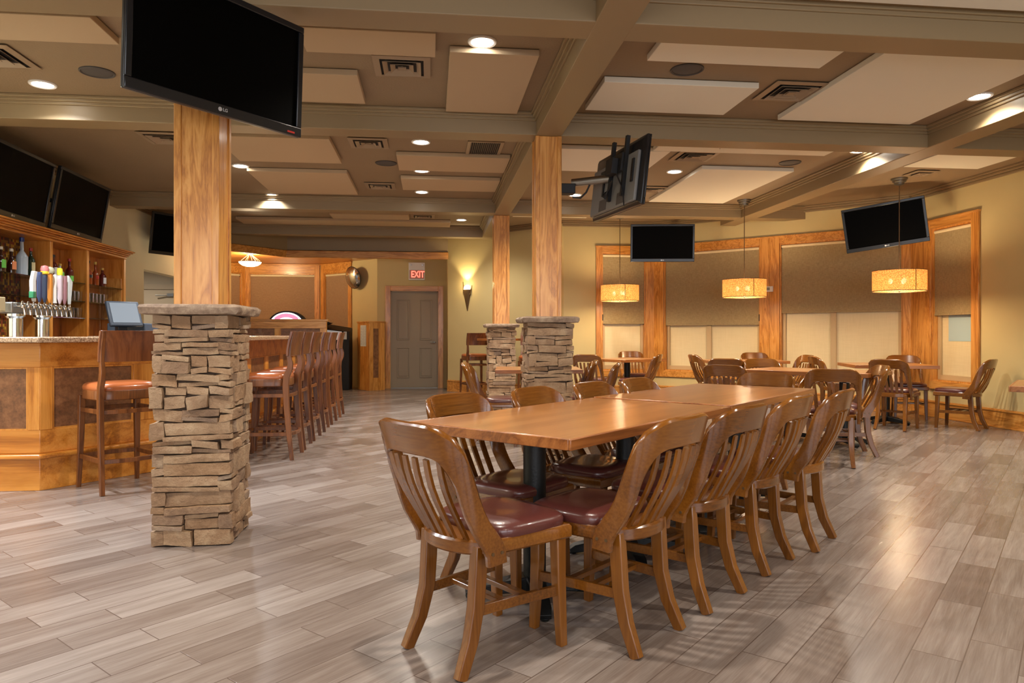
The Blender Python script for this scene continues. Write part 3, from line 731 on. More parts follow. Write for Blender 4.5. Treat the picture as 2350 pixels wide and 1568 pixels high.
# ------------------------------------------------------------------ pendants
def pendant(x, y, label, zb=1.695):
    t = thing('pendant_lamp', label, 'pendant lamp', (x, y, 0)); R = .315; h = .27
    m = MB(); m.lathe([(.10, ZC-.001), (.10, ZC-.02), (.08, ZC-.028), (.08, ZC-.05), (.06, ZC-.058), (.06, ZC-.08), (.012, ZC-.095)], 28); m.build('canopy', M['steel'], t, smooth=True)
    m = MB(); m.tube([(0, 0, ZC-.09), (0, 0, zb+h+.02)], .006, 8); m.build('rod', M['bronze'], t, smooth=True)
    m = MB(); m.lathe([(R, zb), (R, zb+h), (R-.004, zb+h), (R-.004, zb)], 56, cap=False)
    # close the thin wall top and bottom
    m.build('lamp_shade', M['drum'], t, smooth=True)
    for z in (zb, zb+h-.008):
        m = MB(); m.lathe([(R+.002, z), (R+.002, z+.008), (R-.006, z+.008), (R-.006, z)], 56, cap=False); m.build('shade_ring', M['bronze'], t, smooth=True)
    m = MB(); m.box(-R, R, -.003, .003, zb+h-.03, zb+h-.024); m.box(-.003, .003, -R, R, zb+h-.03, zb+h-.024); m.tube([(0, 0, zb+h+.03), (0, 0, zb+.1)], .012); m.build('spider', M['bronze'], t)
    for a in (.5, 2.6, 4.7):
        px, py = .10*math.cos(a), .10*math.sin(a)
        m = MB(); m.lathe([(.012, .05), (.022, .03), (.026, .01), (.018, -.012), (.002, -.024)], 14, (px, py, zb+.12)); m.build('bulb', M['bulb'], t, smooth=True)
        m = MB(); m.tube([(px, py, zb+.165), (px, py, zb+.21), (0, 0, zb+.22)], .012, 8); m.build('bulb_holder', M['bronze'], t, smooth=True)
    m = MB(); m.bar([(0, -R-.003, zb+.004), (0, -R-.003, zb+h-.004)], .008, .003, (0, 1, 0)); m.build('shade_seam', M['bronze'], t)
    m = MB(); m.lathe([(.0, zb-.012), (.012, zb-.004), (.012, zb+.004), (.004, zb+.02)], 10); m.build('finial', M['bronze'], t)
    lamp('pendant_light', 'POINT', (0, 0, zb+.13), 46, (1, .74, .44), .12, parent=t)
pendant(3.13, 11.60, 'leftmost and smallest of the three amber drum pendant lamps')
pendant(4.66, 10.20, 'middle one of the three amber drum pendant lamps')
pendant(6.00, 8.56, 'nearest and largest amber drum pendant lamp, before the corner television')

# ------------------------------------------------------------------ courthouse chairs
def plan(s):
    """walk along the bent back sheet, s measured from the centre; returns x, y"""
    sg = 1 if s >= 0 else -1; a = abs(s); r = .06; st = .150
    if a < st: x, y = a, -.275+.8*a*a
    elif a < st+r*PI/2:
        q = (a-st)/r; x = st+r*math.sin(q); y = -.257+r*(1-math.cos(q))
    else: x = st+r+(a-st-r*PI/2)*.03; y = -.257+r+(a-st-r*PI/2)
    return sg*x, y
def sheet(s, z):
    x, y = plan(s); lean = .20*max(0, z-.40)+.06*max(0, z-.62)
    return Vector((x*(1+.06*(z-.4)), y-lean, z))
def make_chair(label):
    t = thing('dining_chair', label, 'chair')
    # seat frame, D shaped, front towards +y
    def dring(w, yf, yr, n=18):
        pts = [(-w, yf), (w, yf)]
        for k in range(n+1):
            a = -k*PI/n
            pts.append((w*.93*math.cos(a), yr+.15*math.sin(a)))
        return pts
    m = MB(); P0 = dring(.213, .215, -.09); 
    m.loft([[(x*.97, y*.97, .395) for x, y in P0], [(x, y, .402) for x, y in P0], [(x, y, .438) for x, y in P0], [(x*.97, y*.97, .446) for x, y in P0]])
    m.build('seat_frame', M['chair_x'], t, smooth=True)
    m = MB(); pts = []
    nseg = 40
    def pad(q, z):
        r = []
        for k in range(nseg):
            a = 2*PI*k/nseg; ca, sa = math.cos(a), math.sin(a); e = .42
            r.append(((.205+.006*sa)*q*math.copysign(abs(ca)**e, ca), .05+.178*q*math.copysign(abs(sa)**e, sa), z))
        return r
    m.loft([pad(.985, .443), pad(1.0, .452), pad(1.0, .466), pad(.975, .478), pad(.90, .487), pad(.7, .491), pad(.35, .488), pad(.05, .487)])
    m.build('seat_pad', M['vinyl'], t, smooth=True)
    # legs
    for s in (-1, 1):
        m = MB(); m.bar([(s*.150, -.165, .425), (s*.148, -.170, .33), (s*.147, -.178, .22), (s*.153, -.205, .11), (s*.163, -.255, .0)], .04, .04, (0, 1, 0), ws=[.04, .042, .042, .038, .034], ds=[.05, .052, .05, .046, .04]); m.build('leg', M['chair_z'], t, bevel=.003)
        m = MB(); m.bar([(s*.180, .175, .425), (s*.181, .178, .25), (s*.186, .190, .0)], .04, .04, (0, 1, 0), ws=[.046, .042, .032], ds=[.046, .042, .032]); m.build('leg', M['chair_z'], t, bevel=.003)
        m = MB(); m.bar([(s*.149, -.17, .205), (s*.160, .0, .205), (s*.182, .175, .205)], .018, .036); m.build('side_stretcher', M['chair_x'], t)
    m = MB(); m.bar([(-.156, -.055, .207), (.156, -.055, .207)], .028, .018, (0, 0, 1)); m.build('cross_stretcher', M['chair_x'], t)
    m = MB(); m.bar([(-.165, .045, .207), (.165, .045, .207)], .028, .018, (0, 0, 1)); m.build('cross_stretcher', M['chair_x'], t)
    # bent crest rail sweeping down into the arms
    cl = [(0, .795, .108), (.04, .795, .108), (.08, .795, .109), (.12, .793, .110), (.152, .785, .111), (.180, .767, .109), (.202, .735, .101), (.216, .694, .088), (.225, .65, .078), (.232, .60, .074), (.241, .55, .074), (.256, .505, .077), (.274, .47, .081), (.290, .44, .083), (.299, .408, .082), (.302, .372, .080)]
    full = [(-a, b, c) for a, b, c in cl[:0:-1]]+cl
    rings = []
    T = .026
    for i, (s, z, w) in enumerate(full):
        s0, z0, _ = full[max(i-1, 0)]; s1, z1, _ = full[min(i+1, len(full)-1)]
        ts, tz = s1-s0, z1-z0; l = math.hypot(ts, tz); ts /= l; tz /= l
        ns, nz = -tz, ts
        def pt(o): return sheet(s+ns*o, z+nz*o)
        e = .004
        du = (sheet(s+e, z)-sheet(s-e, z)); dz = (sheet(s, z+e)-sheet(s, z-e)); nrm = du.cross(dz).normalized()
        hw = w/2
        r = []
        for o, k in ((-hw, -.25), (-hw+.006, -.5), (-hw*.4, -.5), (hw*.4, -.5), (hw-.006, -.5), (hw, -.25), (hw, .25), (hw-.006, .5), (hw*.4, .5), (-hw*.4, .5), (-hw+.006, .5), (-hw, .25)):
            r.append(pt(o)+nrm*(T*k))
        rings.append(r)
    m = MB(); m.loft(rings); bf = m.build('back_frame', M['chair_x'], t, smooth=True)
    for s in (-1, 1):
        for dy in (-.02, .018):
            m = MB(); bp = sheet(s*(.296-dy), .412); m.tube([(bp.x, bp.y, .412), (bp.x+s*.0155, bp.y, .412)], .006, 8); m.build('bolt', M['bronze'], t)
    for k in range(6):
        f = (k-2.5)/2.5
        xb, xt = f*.118, f*.150
        pts = []; ws = []
        for j in range(7):
            q = j/6; z = .440+q*(.728-.440)
            x = xb+(xt-xb)*q
            ytop = sheet(xt, .728).y; yb = -.222+.03*abs(f)**2
            y = yb+(ytop-yb)*q-.016*math.sin(q*PI)+.003*math.sin(q*2*PI)
            pts.append((x, y, z)); ws.append(.026+.006*math.sin(q*PI))
        m = MB(); m.bar(pts, .03, .011, (0, 1, 0), ws=ws); m.build('spindle', M['chair_z'], t)
    return t
first_chair = None
def chair(x, y, face, label, group=None):
    global first_chair
    rz = math.radians(face-90)
    if first_chair is None:
        first_chair = make_chair(label); first_chair.location = (x, y, 0); first_chair.rotation_euler = (0, 0, rz)
        if group: first_chair['group'] = group
        return first_chair
    return dup(first_chair, label, (x, y, 0), rz, group)
G1 = 'chairs around the long table'
chair(.215, 2.625, 34, 'nearest chair, pushed to the near end of the long table with its back to us', G1)
chair(.665, 2.735, 133, 'nearest of the four chairs on the right side of the long table', G1)
chair(1.075, 3.09, 131, 'second nearest of the four chairs on the right side of the long table', G1)
chair(1.52, 3.50, 133, 'third of the four chairs on the right side of the long table', G1)
chair(1.94, 3.82, 135, 'farthest of the four chairs on the right side of the long table', G1)
ex, ey = .7071, .7071
def along(a, p): return (.50-.86*.7071+a*ex-p*ex, 2.53+.86*.7071+a*ey+p*ey)
for a, p, lb in ((.42, -.24, 'nearest of the four chairs on the left side of the long table'), (1.0, -.29, 'second nearest of the four chairs on the left side of the long table'), (1.58, -.30, 'third of the four chairs on the left side of the long table'), (2.10, -.33, 'farthest of the four chairs on the left side of the long table')):
    x, y = along(a, p); chair(x, y, 315, lb, G1)
chair(2.30, 4.92, 225, 'chair facing us at the far end of the long table', G1)
G2 = 'chairs at the tables toward the windows'
chair(.70, 7.42, 350, 'chair in side view between the exit door and the middle stone column', G2)
chair(1.50, 7.98, 172, 'farther of two side-by-side chairs just right of the middle stone column', G2)
chair(1.62, 7.42, 165, 'nearer of two side-by-side chairs just right of the middle stone column', G2)
chair(2.42, 10.50, 60, 'chair with its back to us beyond the middle stone column, by the first window', G2)
chair(3.42, 11.70, 268, 'chair facing us right under the first window', G2)
chair(3.04, 10.36, 150, 'chair turned left in front of the oak post left of the long windows', G2)
chair(4.16, 10.05, 0, 'chair facing right at the left end of the table under the middle lamp', G2)
chair(5.12, 10.62, 262, 'chair facing us behind the table under the middle lamp', G2)
chair(4.98, 9.62, 178, 'chair facing left at the right end of the table under the middle lamp', G2)
chair(3.72, 8.60, 62, 'chair with plain crest toward us, behind the left end of the oblong table', G2)
chair(3.92, 7.85, 265, 'glossy chair facing us behind the oblong table', G2)
chair(3.02, 6.82, 48, 'chair facing right at the left side of the oblong table', G2)
chair(3.54, 5.98, 62, 'chair with its back to us, just behind the far end of the long table', G2)
chair(3.92, 6.42, 165, 'chair facing left with glossy crest beside the square table near the right wall', G2)
chair(5.60, 8.05, 40, 'chair with its back to us at the square table near the right wall', G2)
chair(6.46, 9.04, 245, 'chair facing us behind the square table near the right wall', G2)
chair(6.40, 8.02, 125, 'rightmost chair, in side view against the right wall', G2)
chair(5.44, 8.98, 350, 'small distant chair facing right at the left of the square table by the right wall', G2)

# ------------------------------------------------------------------ dining tables
def base(t, x, y, r=.30, rot=0., h=.715):
    m = MB(Matrix.Translation((x, y, 0)))
    m.lathe([(.05, .06), (.05, h)], 24); m.build('pedestal_post', M['iron'], t, smooth=True)
    m = MB(Matrix.Translation((x, y, 0)) @ Matrix.Rotation(rot, 4, 'Z'))
    for k in range(4):
        a = k*PI/2; c, s = math.cos(a), math.sin(a)
        m.bar([(c*.02, s*.02, .06), (c*r*.5, s*r*.5, .045), (c*r*.9, s*r*.9, .028), (c*r, s*r, .018)], .06, .05, ws=[.09, .07, .06, .05], ds=[.07, .05, .04, .02])
        m.lathe([(.018, .0), (.022, .012)], 12, (c*r*.94, s*r*.94, 0))
    m.build('pedestal_foot', M['iron'], t, bevel=.006)
    m = MB(Matrix.Translation((x, y, 0)) @ Matrix.Rotation(rot, 4, 'Z')); m.bar([(-.22, 0, h-.01), (.22, 0, h-.01)], .05, .012); m.bar([(0, -.22, h-.01), (0, .22, h-.01)], .05, .012); m.build('top_bracket', M['iron'], t)
def table(cx, cy, ang, w, d, label, bases=((0, 0),), top=.76, r=.3, name='dining_table', th=.042, h=None):
    t = thing(name, label, 'table', (cx, cy, 0), math.radians(ang))
    m = MB(); m.box(-w/2+.012, w/2-.012, -d/2+.012, d/2-.012, top-th+.001, top); m.build('table_top', M['table'], t, bevel=.003)
    m = MB()
    for q in ((-w/2, w/2, -d/2, -d/2+.012), (-w/2, w/2, d/2-.012, d/2), (-w/2, -w/2+.012, -d/2+.012, d/2-.012), (w/2-.012, w/2, -d/2+.012, d/2-.012)): m.box(q[0], q[1], q[2], q[3], top-th, top-.0005)
    m.build('edge_band', M['table_edge'], t, bevel=.003)
    for x, y in bases: base(t, x, y, r, PI/4, top-th-.002)
    return t
def tpos(a, p): return (.50+a*ex-p*ex, 2.53+a*ey+p*ey)
c1 = tpos(.76, .43); c2 = tpos(2.29, .43)
table(c1[0], c1[1], 45, 1.515, .86, 'near half of the long wooden table in the foreground', ((-.40, 0), (.40, 0)))
table(c2[0], c2[1], 45, 1.515, .86, 'far half of the long wooden table, butted against the near half', ((-.40, 0), (.40, 0)), top=.764)
table(1.20, 7.98, -6, .95, .80, 'square wooden table behind the middle stone column')
table(3.08, 10.98, 32, .95, .80, 'small wooden table below the leftmost lamp by the first window')
table(4.62, 10.18, -8, 1.15, .76, 'wooden table below the middle lamp')
table(4.08, 7.20, -50, 1.3, .80, 'oblong wooden table just beyond the far end of the long table', ((-.3, 0), (.3, 0)), r=.26)
table(5.84, 8.60, -18, .96, .90, 'square wooden table below the nearest lamp, near the right wall')
table(4.90, 4.80, 45, .95, .95, 'wooden table whose corner enters at the right edge of the view')

# ------------------------------------------------------------------ bar stools
def make_stool(label):
    t = thing('bar_stool', label, 'bar stool')
    m = MB(); pts = []
    def outline(q, z):
        r = []
        for k in range(36):
            a = 2*PI*k/36; ca, sa = math.cos(a), math.sin(a); e = .5
            r.append((.218*q*math.copysign(abs(ca)**e, ca)*(1+.04*sa), .0+.205*q*math.copysign(abs(sa)**e, sa), z))
        return r
    m.loft([outline(.97, .665), outline(1, .672), outline(1, .728), outline(.985, .735)]); m.build('seat_frame', M['stool_z'], t, smooth=True)
    m = MB(); m.loft([outline(.98, .733), outline(1.0, .742), outline(1.0, .757), outline(.97, .773), outline(.88, .785), outline(.65, .792), outline(.3, .793), outline(.04, .793)]); m.build('seat_pad', M['stool_vinyl'], t, smooth=True)
    for s in (-1, 1):
        m = MB(); m.bar([(s*.195, .185, .69), (s*.200, .195, .35), (s*.208, .215, .0)], .04, .04, (0, 1, 0), ws=[.044, .038, .028], ds=[.044, .038, .028]); m.build('leg', M['stool_z'], t, bevel=.003)
        m = MB(); m.bar([(s*.212, -.255, .0), (s*.208, -.225, .25), (s*.206, -.205, .50), (s*.205, -.198, .68), (s*.205, -.205, .76), (s*.206, -.235, .83), (s*.206, -.240, .88), (s*.205, -.225, .95), (s*.204, -.235, 1.05), (s*.203, -.262, 1.165)], .034, .04, (0, 1, 0), ws=[.028, .032, .034, .034, .034, .034, .032, .028, .026, .024], ds=[.034, .042, .05, .055, .056, .052, .046, .036, .03, .024]); m.build('leg', M['stool_z'], t, bevel=.004)
        for z, y0, y1 in ((.235, -.222, .20), (.585, -.20, .19)):
            m = MB(); m.bar([(s*.203, y0, z), (s*.203, y1, z)], .02, .032); m.build('side_rail', M['stool_z'], t)
    def crail(z, yb, bow):
        m = MB(); m.bar([(-.198, yb, z), (-.1, yb+bow*.75, z), (0, yb+bow, z), (.1, yb+bow*.75, z), (.198, yb, z)], .022, .03); return m.build('cross_rail', M['stool_z'], t)
    crail(.585, -.203, -.03); crail(.235, -.226, -.04); crail(.235, .2, .03); crail(.585, .192, .02)
    # curved veneer backrest
    rings = []
    for i in range(11):
        f = i/10*2-1; x = f*.228; bow = -.035*(1-f*f)
        r = []
        for z, yy in ((.945, -.213), (1.0, -.215), (1.08, -.229), (1.168, -.254)): r.append((x, yy+bow-.012, z))
        for z, yy in ((1.168, -.254), (1.08, -.229), (1.0, -.215), (.945, -.213)): r.append((x, yy+bow+.010, z))
        rings.append(r)
    m = MB(); m.loft(rings); m.build('backrest', M['stool_back'], t, bevel=.003)
    return t
st0 = make_stool('nearest bar stool, standing alone at the angled bar front with tan seat')
st0.location = (-2.32, 5.64, 0); st0.rotation_euler = (0, 0, math.radians(133-90))
G3 = 'bar stools lined up along the bar'
ys = [(6.86, 178), (7.42, 181), (8.02, 180), (8.72, 182), (9.40, 180), (10.20, 181)]
nm = ['nearest', 'second', 'third', 'fourth', 'fifth', 'farthest']
for (y, a), n in zip(ys, nm):
    dup(st0, '%s of the six bar stools in the row right of the nearest stone column' % n, (-1.50, y, 0), math.radians(a-90), G3)
dup(st0, 'distant bar stool with its back to us by the wall sconce', (.80, 13.18, 0), math.radians(15))
dup(st0, 'distant bar stool mostly hidden between the far and middle stone columns', (1.72, 12.1, 0), math.radians(165))
t = thing('high_top_table', 'tall bar-height table half hidden behind the farthest stone column', 'table', (1.27, 12.62, 0), math.radians(-45))
m = MB(); m.box(-.35, .35, -.3, .3, 1.03, 1.07); m.build('table_top', M['table_edge'], t, bevel=.003)
base(t, 0, 0, .26, 0, 1.028)

# ------------------------------------------------------------------ the bar
BA, BB, BC, BD = (-4.5, 5.60), (-2.84, 5.56), (-1.86, 6.76), (-1.86, 11.6)
def offset_line(pts, d):
    out = []
    for i, p in enumerate(pts):
        ns = []
        if i > 0: a, b = pts[i-1], p; ns.append(Vector((b[1]-a[1], -(b[0]-a[0]))).normalized())
        if i < len(pts)-1: a, b = p, pts[i+1]; ns.append(Vector((b[1]-a[1], -(b[0]-a[0]))).normalized())
        n = sum(ns, Vector((0, 0)))/len(ns); n /= max(n.dot(ns[0]), .3)
        out.append((p[0]+n.x*d, p[1]+n.y*d))
    return out
barline = [BA, BB, BC, BD]
def band(name, d0, d1, z0, z1, mat, parent, bevel=.004):
    A = offset_line(barline, d0); B = offset_line(barline, d1)
    m = MB(); m.prism(A+B[::-1], z0, z1); return m.build(name, mat, parent, bevel=bevel)
bar = thing('bar_counter_base', 'oak bar front with rust-brown panels and angled corner', 'bar')
band('carcass', -.62, -.02, 0, 1.08, M['bar_x'], bar, 0)
band('kick_board', -.02, .015, 0, .235, M['bar_x'], bar)
band('foot_ledge', -.02, .06, .235, .27, M['bar_x'], bar, .012)
band('bottom_rail', -.02, .002, .27, .44, M['bar_x'], bar)
band('top_rail', -.02, .006, .90, 1.08, M['bar_x'], bar)
for a, b, n in ((BA, BB, 3), (BB, BC, 2), (BC, BD, 6)):
    fm, ln = wallframe(a, b)
    for k in range(n+1):
        m = MB(fm); w = .085; c = k/n*ln
        x0, x1 = max(c-w, 0), min(c+w, ln)
        m.box(x0, x1, -.02, .004, .44, .90); m.build('stile', M['bar_z'], bar, bevel=.003)
        if k < n:
            m = MB(fm); m.box(c+w*(1 if k or True else 0), (k+1)/n*ln-w, -.02, -.012, .44, .90); m.build('inlay_panel', M['rust'], bar)
            m = MB(fm); e0, e1 = c+w, (k+1)/n*ln-w
            for q in ((e0, e1, .44, .452), (e0, e1, .888, .90), (e0, e0+.012, .452, .888), (e1-.012, e1, .452, .888)): m.box(q[0], q[1], -.016, -.002, q[2], q[3])
            m.build('panel_bead', M['bar_z'], bar)
A = offset_line(barline, .20); B = offset_line(barline, -.66)
m = MB(); m.prism(A+B[::-1], 1.082, 1.122)
tag(m.build('granite_countertop', M['granite'], bevel=.008), 'speckled granite bar top running round the angled bar', 'countertop')

# half wall behind the bar and the dome light on it
t = thing('half_wall_panel', 'oak panelled half wall behind the row of bar stools', 'partition')
m = MB(); m.box(-4.1, -1.73, 12.12, 12.2, 0, 1.36); m.build('panel_core', M['oak_x'], t)
m = MB(); m.box(-4.12, -1.70, 12.08, 12.24, 1.36, 1.395); m.build('cap_rail', M['oak_x'], t, bevel=.005)
m = MB(); m.box(-4.1, -1.73, 12.09, 12.12, 1.24, 1.36); m.box(-4.1, -1.73, 12.09, 12.12, .0, .25); m.build('rail', M['oak_x'], t, bevel=.003)
for x in (-4.1, -3.3, -2.56, -1.83):
    m = MB(); m.box(x, x+.10, 12.09, 12.12, .25, 1.24); m.build('stile', M['oak_z'], t, bevel=.003)
for x in (-4.0, -3.2, -2.46):
    m = MB(); m.box(x, x+.63+.0*x, 12.108, 12.119, .25, 1.24); m.build('inlay_panel', M['rust'], t)
t = thing('dome_sign', 'pink and white backlit dome standing on the oak half wall', 'sign', (-2.43, 12.5, 0))
m = MB(); m.box(-.55, .55, -.16, .2, 0, 1.30); m.build('cabinet_body', M['black_matte'], t, bevel=.01)
def dome(r0, y0, y1, n=24):
    m = MB(); p = [(r0*math.cos(PI*k/n), r0*.78*math.sin(PI*k/n)) for k in range(n+1)]
    m.loft([[(x, y0, 1.30+z) for x, z in p], [(x, y1, 1.30+z) for x, z in p]]); return m
dome(.31, -.10, .18).build('dome_shell', M['black_matte'], t, bevel=.006)
dome(.275, -.112, -.10).build('dome_face', M['dome_glow'], t)
m = MB(); n = 12
pts = [(.25*math.cos(PI*(k/n)*.62+PI*.19), .25*.78*math.sin(PI*(k/n)*.62+PI*.19)) for k in range(n+1)]; pi = [(x*.66, z*.68) for x, z in pts]
for k in range(n): m.loft([[(pts[k][0], -.114, 1.3+pts[k][1]), (pts[k+1][0], -.114, 1.3+pts[k+1][1]), (pi[k+1][0], -.114, 1.3+pi[k+1][1]), (pi[k][0], -.114, 1.3+pi[k][1])], [(pts[k][0], -.116, 1.3+pts[k][1]), (pts[k+1][0], -.116, 1.3+pts[k+1][1]), (pi[k+1][0], -.116, 1.3+pi[k+1][1]), (pi[k][0], -.116, 1.3+pi[k][1])]])
m.build('pink_arc', M['dome_pink'], t)
m = MB(); m.box(-.26, .26, -.116, -.112, 1.305, 1.345); m.build('pink_band', M['dome_pink'], t)

# amusement machine and paper cabinet
t = thing('amusement_machine', 'black cabinet machine with slanted screen, behind the last bar stool', 'machine', (-2.03, 15.2, 0), math.radians(0))
m = MB(); m.loft([[(-.36, -.3, 0), (.36, -.3, 0), (.36, .3, 0), (-.36, .3, 0)], [(-.36, -.3, 1.0), (.36, -.3, 1.0), (.36, .3, 1.0), (-.36, .3, 1.0)], [(-.36, -.2, 1.28), (.36, -.2, 1.20), (.36, .3, 1.28), (-.36, .3, 1.40)]]); m.build('machine_body', M['black_matte'], t, bevel=.01)
m = MB(); m.loft([[(-.30, -.296, 1.04), (.22, -.296, 1.03), (.20, -.212, 1.20), (-.30, -.212, 1.26)], [(-.30, -.30, 1.04), (.22, -.30, 1.03), (.20, -.216, 1.20), (-.30, -.216, 1.26)]]); m.build('display_screen', emis('pale_display', (.75, .85, .9, 1), .12), t)
m = MB(); m.loft([[(-.34, -.30, 1.26), (-.06, -.32, 1.40), (-.02, -.32, 1.38), (-.30, -.30, 1.24)], [(-.34, .1, 1.26), (-.06, .1, 1.40), (-.02, .1, 1.38), (-.30, .1, 1.24)]]); m.build('marquee', M['black'], t)
m = MB(); m.box(.25, .31, -.31, -.30, 1.04, 1.2); m.build('instruction_sticker', M['paper'], t)
K = Matrix.Translation((-1.245, 14.62, 0)) @ Matrix.Rotation(math.radians(35), 4, 'Z')
t = thing('cabinet', 'narrow oak cabinet with a brown inlay, left of the exit door', 'cabinet', (-1.245, 14.62, 0), math.radians(33))
# local: right face +x side shown to the right, left face -x... corner at origin
m = MB(); m.box(0, .36, 0, .50, 0, 1.38); m.build('cabinet_body', M['oak_z'], t, bevel=.004)
m = MB(); m.box(-.012, .375, -.012, .512, 1.38, 1.41); m.build('cabinet_top', M['oak_x'], t, bevel=.004)
m = MB(); m.box(.09, .21, -.006, .0, .26, 1.26); m.build('side_inlay', M['rust'], t)
m = MB()
for q in ((.0, .09, .0, 1.38), (.21, .30, .0, 1.38)): m.box(q[0], q[1], -.012, 0, q[2], q[3])
m.box(.09, .21, -.012, 0, 0, .26); m.box(.09, .21, -.012, 0, 1.26, 1.38); m.build('face_frame', M['oak_z'], t, bevel=.003)
s = thing('paper_notice', 'white printed paper sheet taped to the narrow oak cabinet', 'notice', (-1.245, 14.62, 0), math.radians(33))
m = MB(); m.box(-.004, -.001, .12, .36, .90, 1.33); m.build('sheet', M['paper'], s)
m = MB()
for k in range(3):
    for j in range(22): m.box(-.0055, -.004, .135+k*.075, .135+k*.075+.055*(.6+.4*math.sin(j*2.3+k)**2), .925+j*.0175, .931+j*.0175)
m.build('printed_lines', plain('grey_print', rgb(150, 158, 164), .8), s)

# exit sign, mirror, alcove lamp, sconce, thermostat
t = thing('exit_sign', 'white exit sign with red EXIT letters above the grey door', 'sign', (-.30, 15.2, 0))
m = MB(); m.box(-.17, .17, -.05, .04, 2.29, 2.66); m.build('sign_box', M['white'], t, bevel=.006)
text('EXIT', .19, M['exit_red'], 'exit_letters', t, Matrix.Translation((.02, -.053, 2.405)) @ Matrix.Diagonal((.72, 1, 1, 1)) @ Matrix.Rotation(PI/2, 4, 'X'), .002, .0035)
for x in (-.12, .12):
    m = MB(Matrix.Translation((x, -.052, 2.61)) @ Matrix.Rotation(PI/2, 4, 'X')); m.lathe([(.022, 0), (.022, .006), (.014, .012)], 14); m.build('test_lamp', M['silver'], t)
m = MB(); m.box(-.155, .155, -.052, -.049, 2.315, 2.50); m.build('letter_panel', plain('exit_face', rgb(206, 160, 150), .6), t)
fm, _ = wallframe((-2.51, 16.63), (-1.13, 15.25))
t = thing('convex_mirror', 'round convex security mirror on the alcove wall beside the oak trim', 'mirror')
cm = fm @ Matrix.Translation((1.36, .16, 2.36)) @ Matrix.Rotation(-PI/2, 4, 'X') @ Matrix.Rotation(math.radians(-12), 4, 'X')
m = MB(cm); m.lathe([(.005, .075), (.08, .069), (.15, .05), (.20, .026), (.235, 0.002)], 36); m.build('mirror_dome', M['chrome'], t, smooth=True)
m = MB(cm); m.lathe([(.236, .006), (.243, .0), (.236, -.012), (.10, -.02), (.02, -.02)], 36); m.build('mirror_rim', M['black_matte'], t, smooth=True)
m = MB(fm); m.tube([(1.36, .002, 2.36), (1.36, .16, 2.36)], .012, 8); m.box(1.31, 1.41, 0, .01, 2.30, 2.42); m.build('mirror_bracket', M['black_matte'], t)
t = thing('bowl_ceiling_lamp', 'glowing bowl lamp hanging on chains in the exit alcove ceiling', 'ceiling lamp', (-3.55, 14.55, 0))
m = MB(); m.lathe([(.07, AZ-.002), (.07, AZ-.02), (.02, AZ-.03)], 24); m.build('canopy', M['bronze'], t, smooth=True)
m = MB(); m.lathe([(.215, AZ-.17), (.20, AZ-.20), (.15, AZ-.235), (.08, AZ-.255), (.004, AZ-.26)], 30, cap=False); m.build('glass_bowl', M['bowl_glow'], t, smooth=True)
m = MB()
for k in range(8):
    a = k*PI/4; m.tube([(.03*math.cos(a), .03*math.sin(a), AZ-.02), (.212*math.cos(a), .212*math.sin(a), AZ-.165)], .004, 6)
m.build('chain', M['bronze'], t, smooth=True)
m = MB(); m.lathe([(.225, AZ-.17), (.225, AZ-.16), (.212, AZ-.16), (.212, AZ-.17)], 30, cap=False); m.build('bowl_rim', M['bronze'], t, smooth=True)
lamp('bowl_light', 'POINT', (0, 0, AZ-.12), 70, (1, .74, .42), .1, parent=t)
lamp('bowl_light', 'POINT', (0, 0, AZ-.34), 34, (1, .76, .46), .1, parent=t)

fm, _ = wallframe(DL0, DL1)
t = thing('wall_sconce', 'tapered bronze wall sconce glowing on the olive wall', 'wall lamp')
m = MB(fm)
sc = .53; R = .15
rings = []
for z, r in ((1.60, .008), (1.75, .04), (1.92, .08), (2.02, .102)):
    rings.append([(sc+r*math.cos(PI*k/12), .002+r*.75*math.sin(PI*k/12), z) for k in range(13)])
m.loft(rings); m.build('cone', M['bronze'], t, smooth=True)
m = MB(fm); m.loft([[(sc-.115, .004, 2.18), (sc-.108, .004, 2.18), (sc-.108, .012, 2.18), (sc-.115, .012, 2.18)], [(sc-.10, .004, 1.95), (sc-.06, .004, 1.95), (sc-.06, .03, 1.95), (sc-.10, .03, 1.95)]]); m.loft([[(sc+.108, .004, 2.10), (sc+.118, .004, 2.10), (sc+.118, .012, 2.10), (sc+.108, .012, 2.10)], [(sc+.05, .004, 1.92), (sc+.095, .004, 1.92), (sc+.095, .03, 1.92), (sc+.05, .03, 1.92)]]); m.build('horn', M['bronze'], t)
m = MB(fm)
rings = []
for z, r in ((1.95, .07), (2.03, .085), (2.08, .075), (2.11, .03)):
    rings.append([(sc+r*math.cos(PI*k/12), .004+r*.7*math.sin(PI*k/12), z) for k in range(13)])
m.loft(rings); m.build('glass_diffuser', M['sconce_glow'], t, smooth=True)
p = fm @ Vector((sc, .12, 2.10))
lamp('sconce_light', 'SPOT', p, 26, (1, .78, .42), .03, rot=(PI, 0, 0), spot=math.radians(95), blend=.5, parent=t)
lamp('sconce_light', 'POINT', fm @ Vector((sc, .16, 2.12)), 3.0, (1, .72, .36), .04, parent=t)
fm, ln = wallframe(DR0, DR1)
t = thing('thermostat', 'white thermostat on the oak post right of the middle lamp', 'thermostat')
s0 = sdist(DR0, (5.465, 10.995)); m = MB(fm); m.box(s0-.06, s0+.06, .03, .055, 1.83, 1.92); m.build('thermostat_body', M['white'], t, bevel=.006)
m = MB(fm); m.box(s0-.04, s0+.01, .055, .057, 1.855, 1.90); m.build('display', plain('grey_display', rgb(130, 138, 134), .3), t)

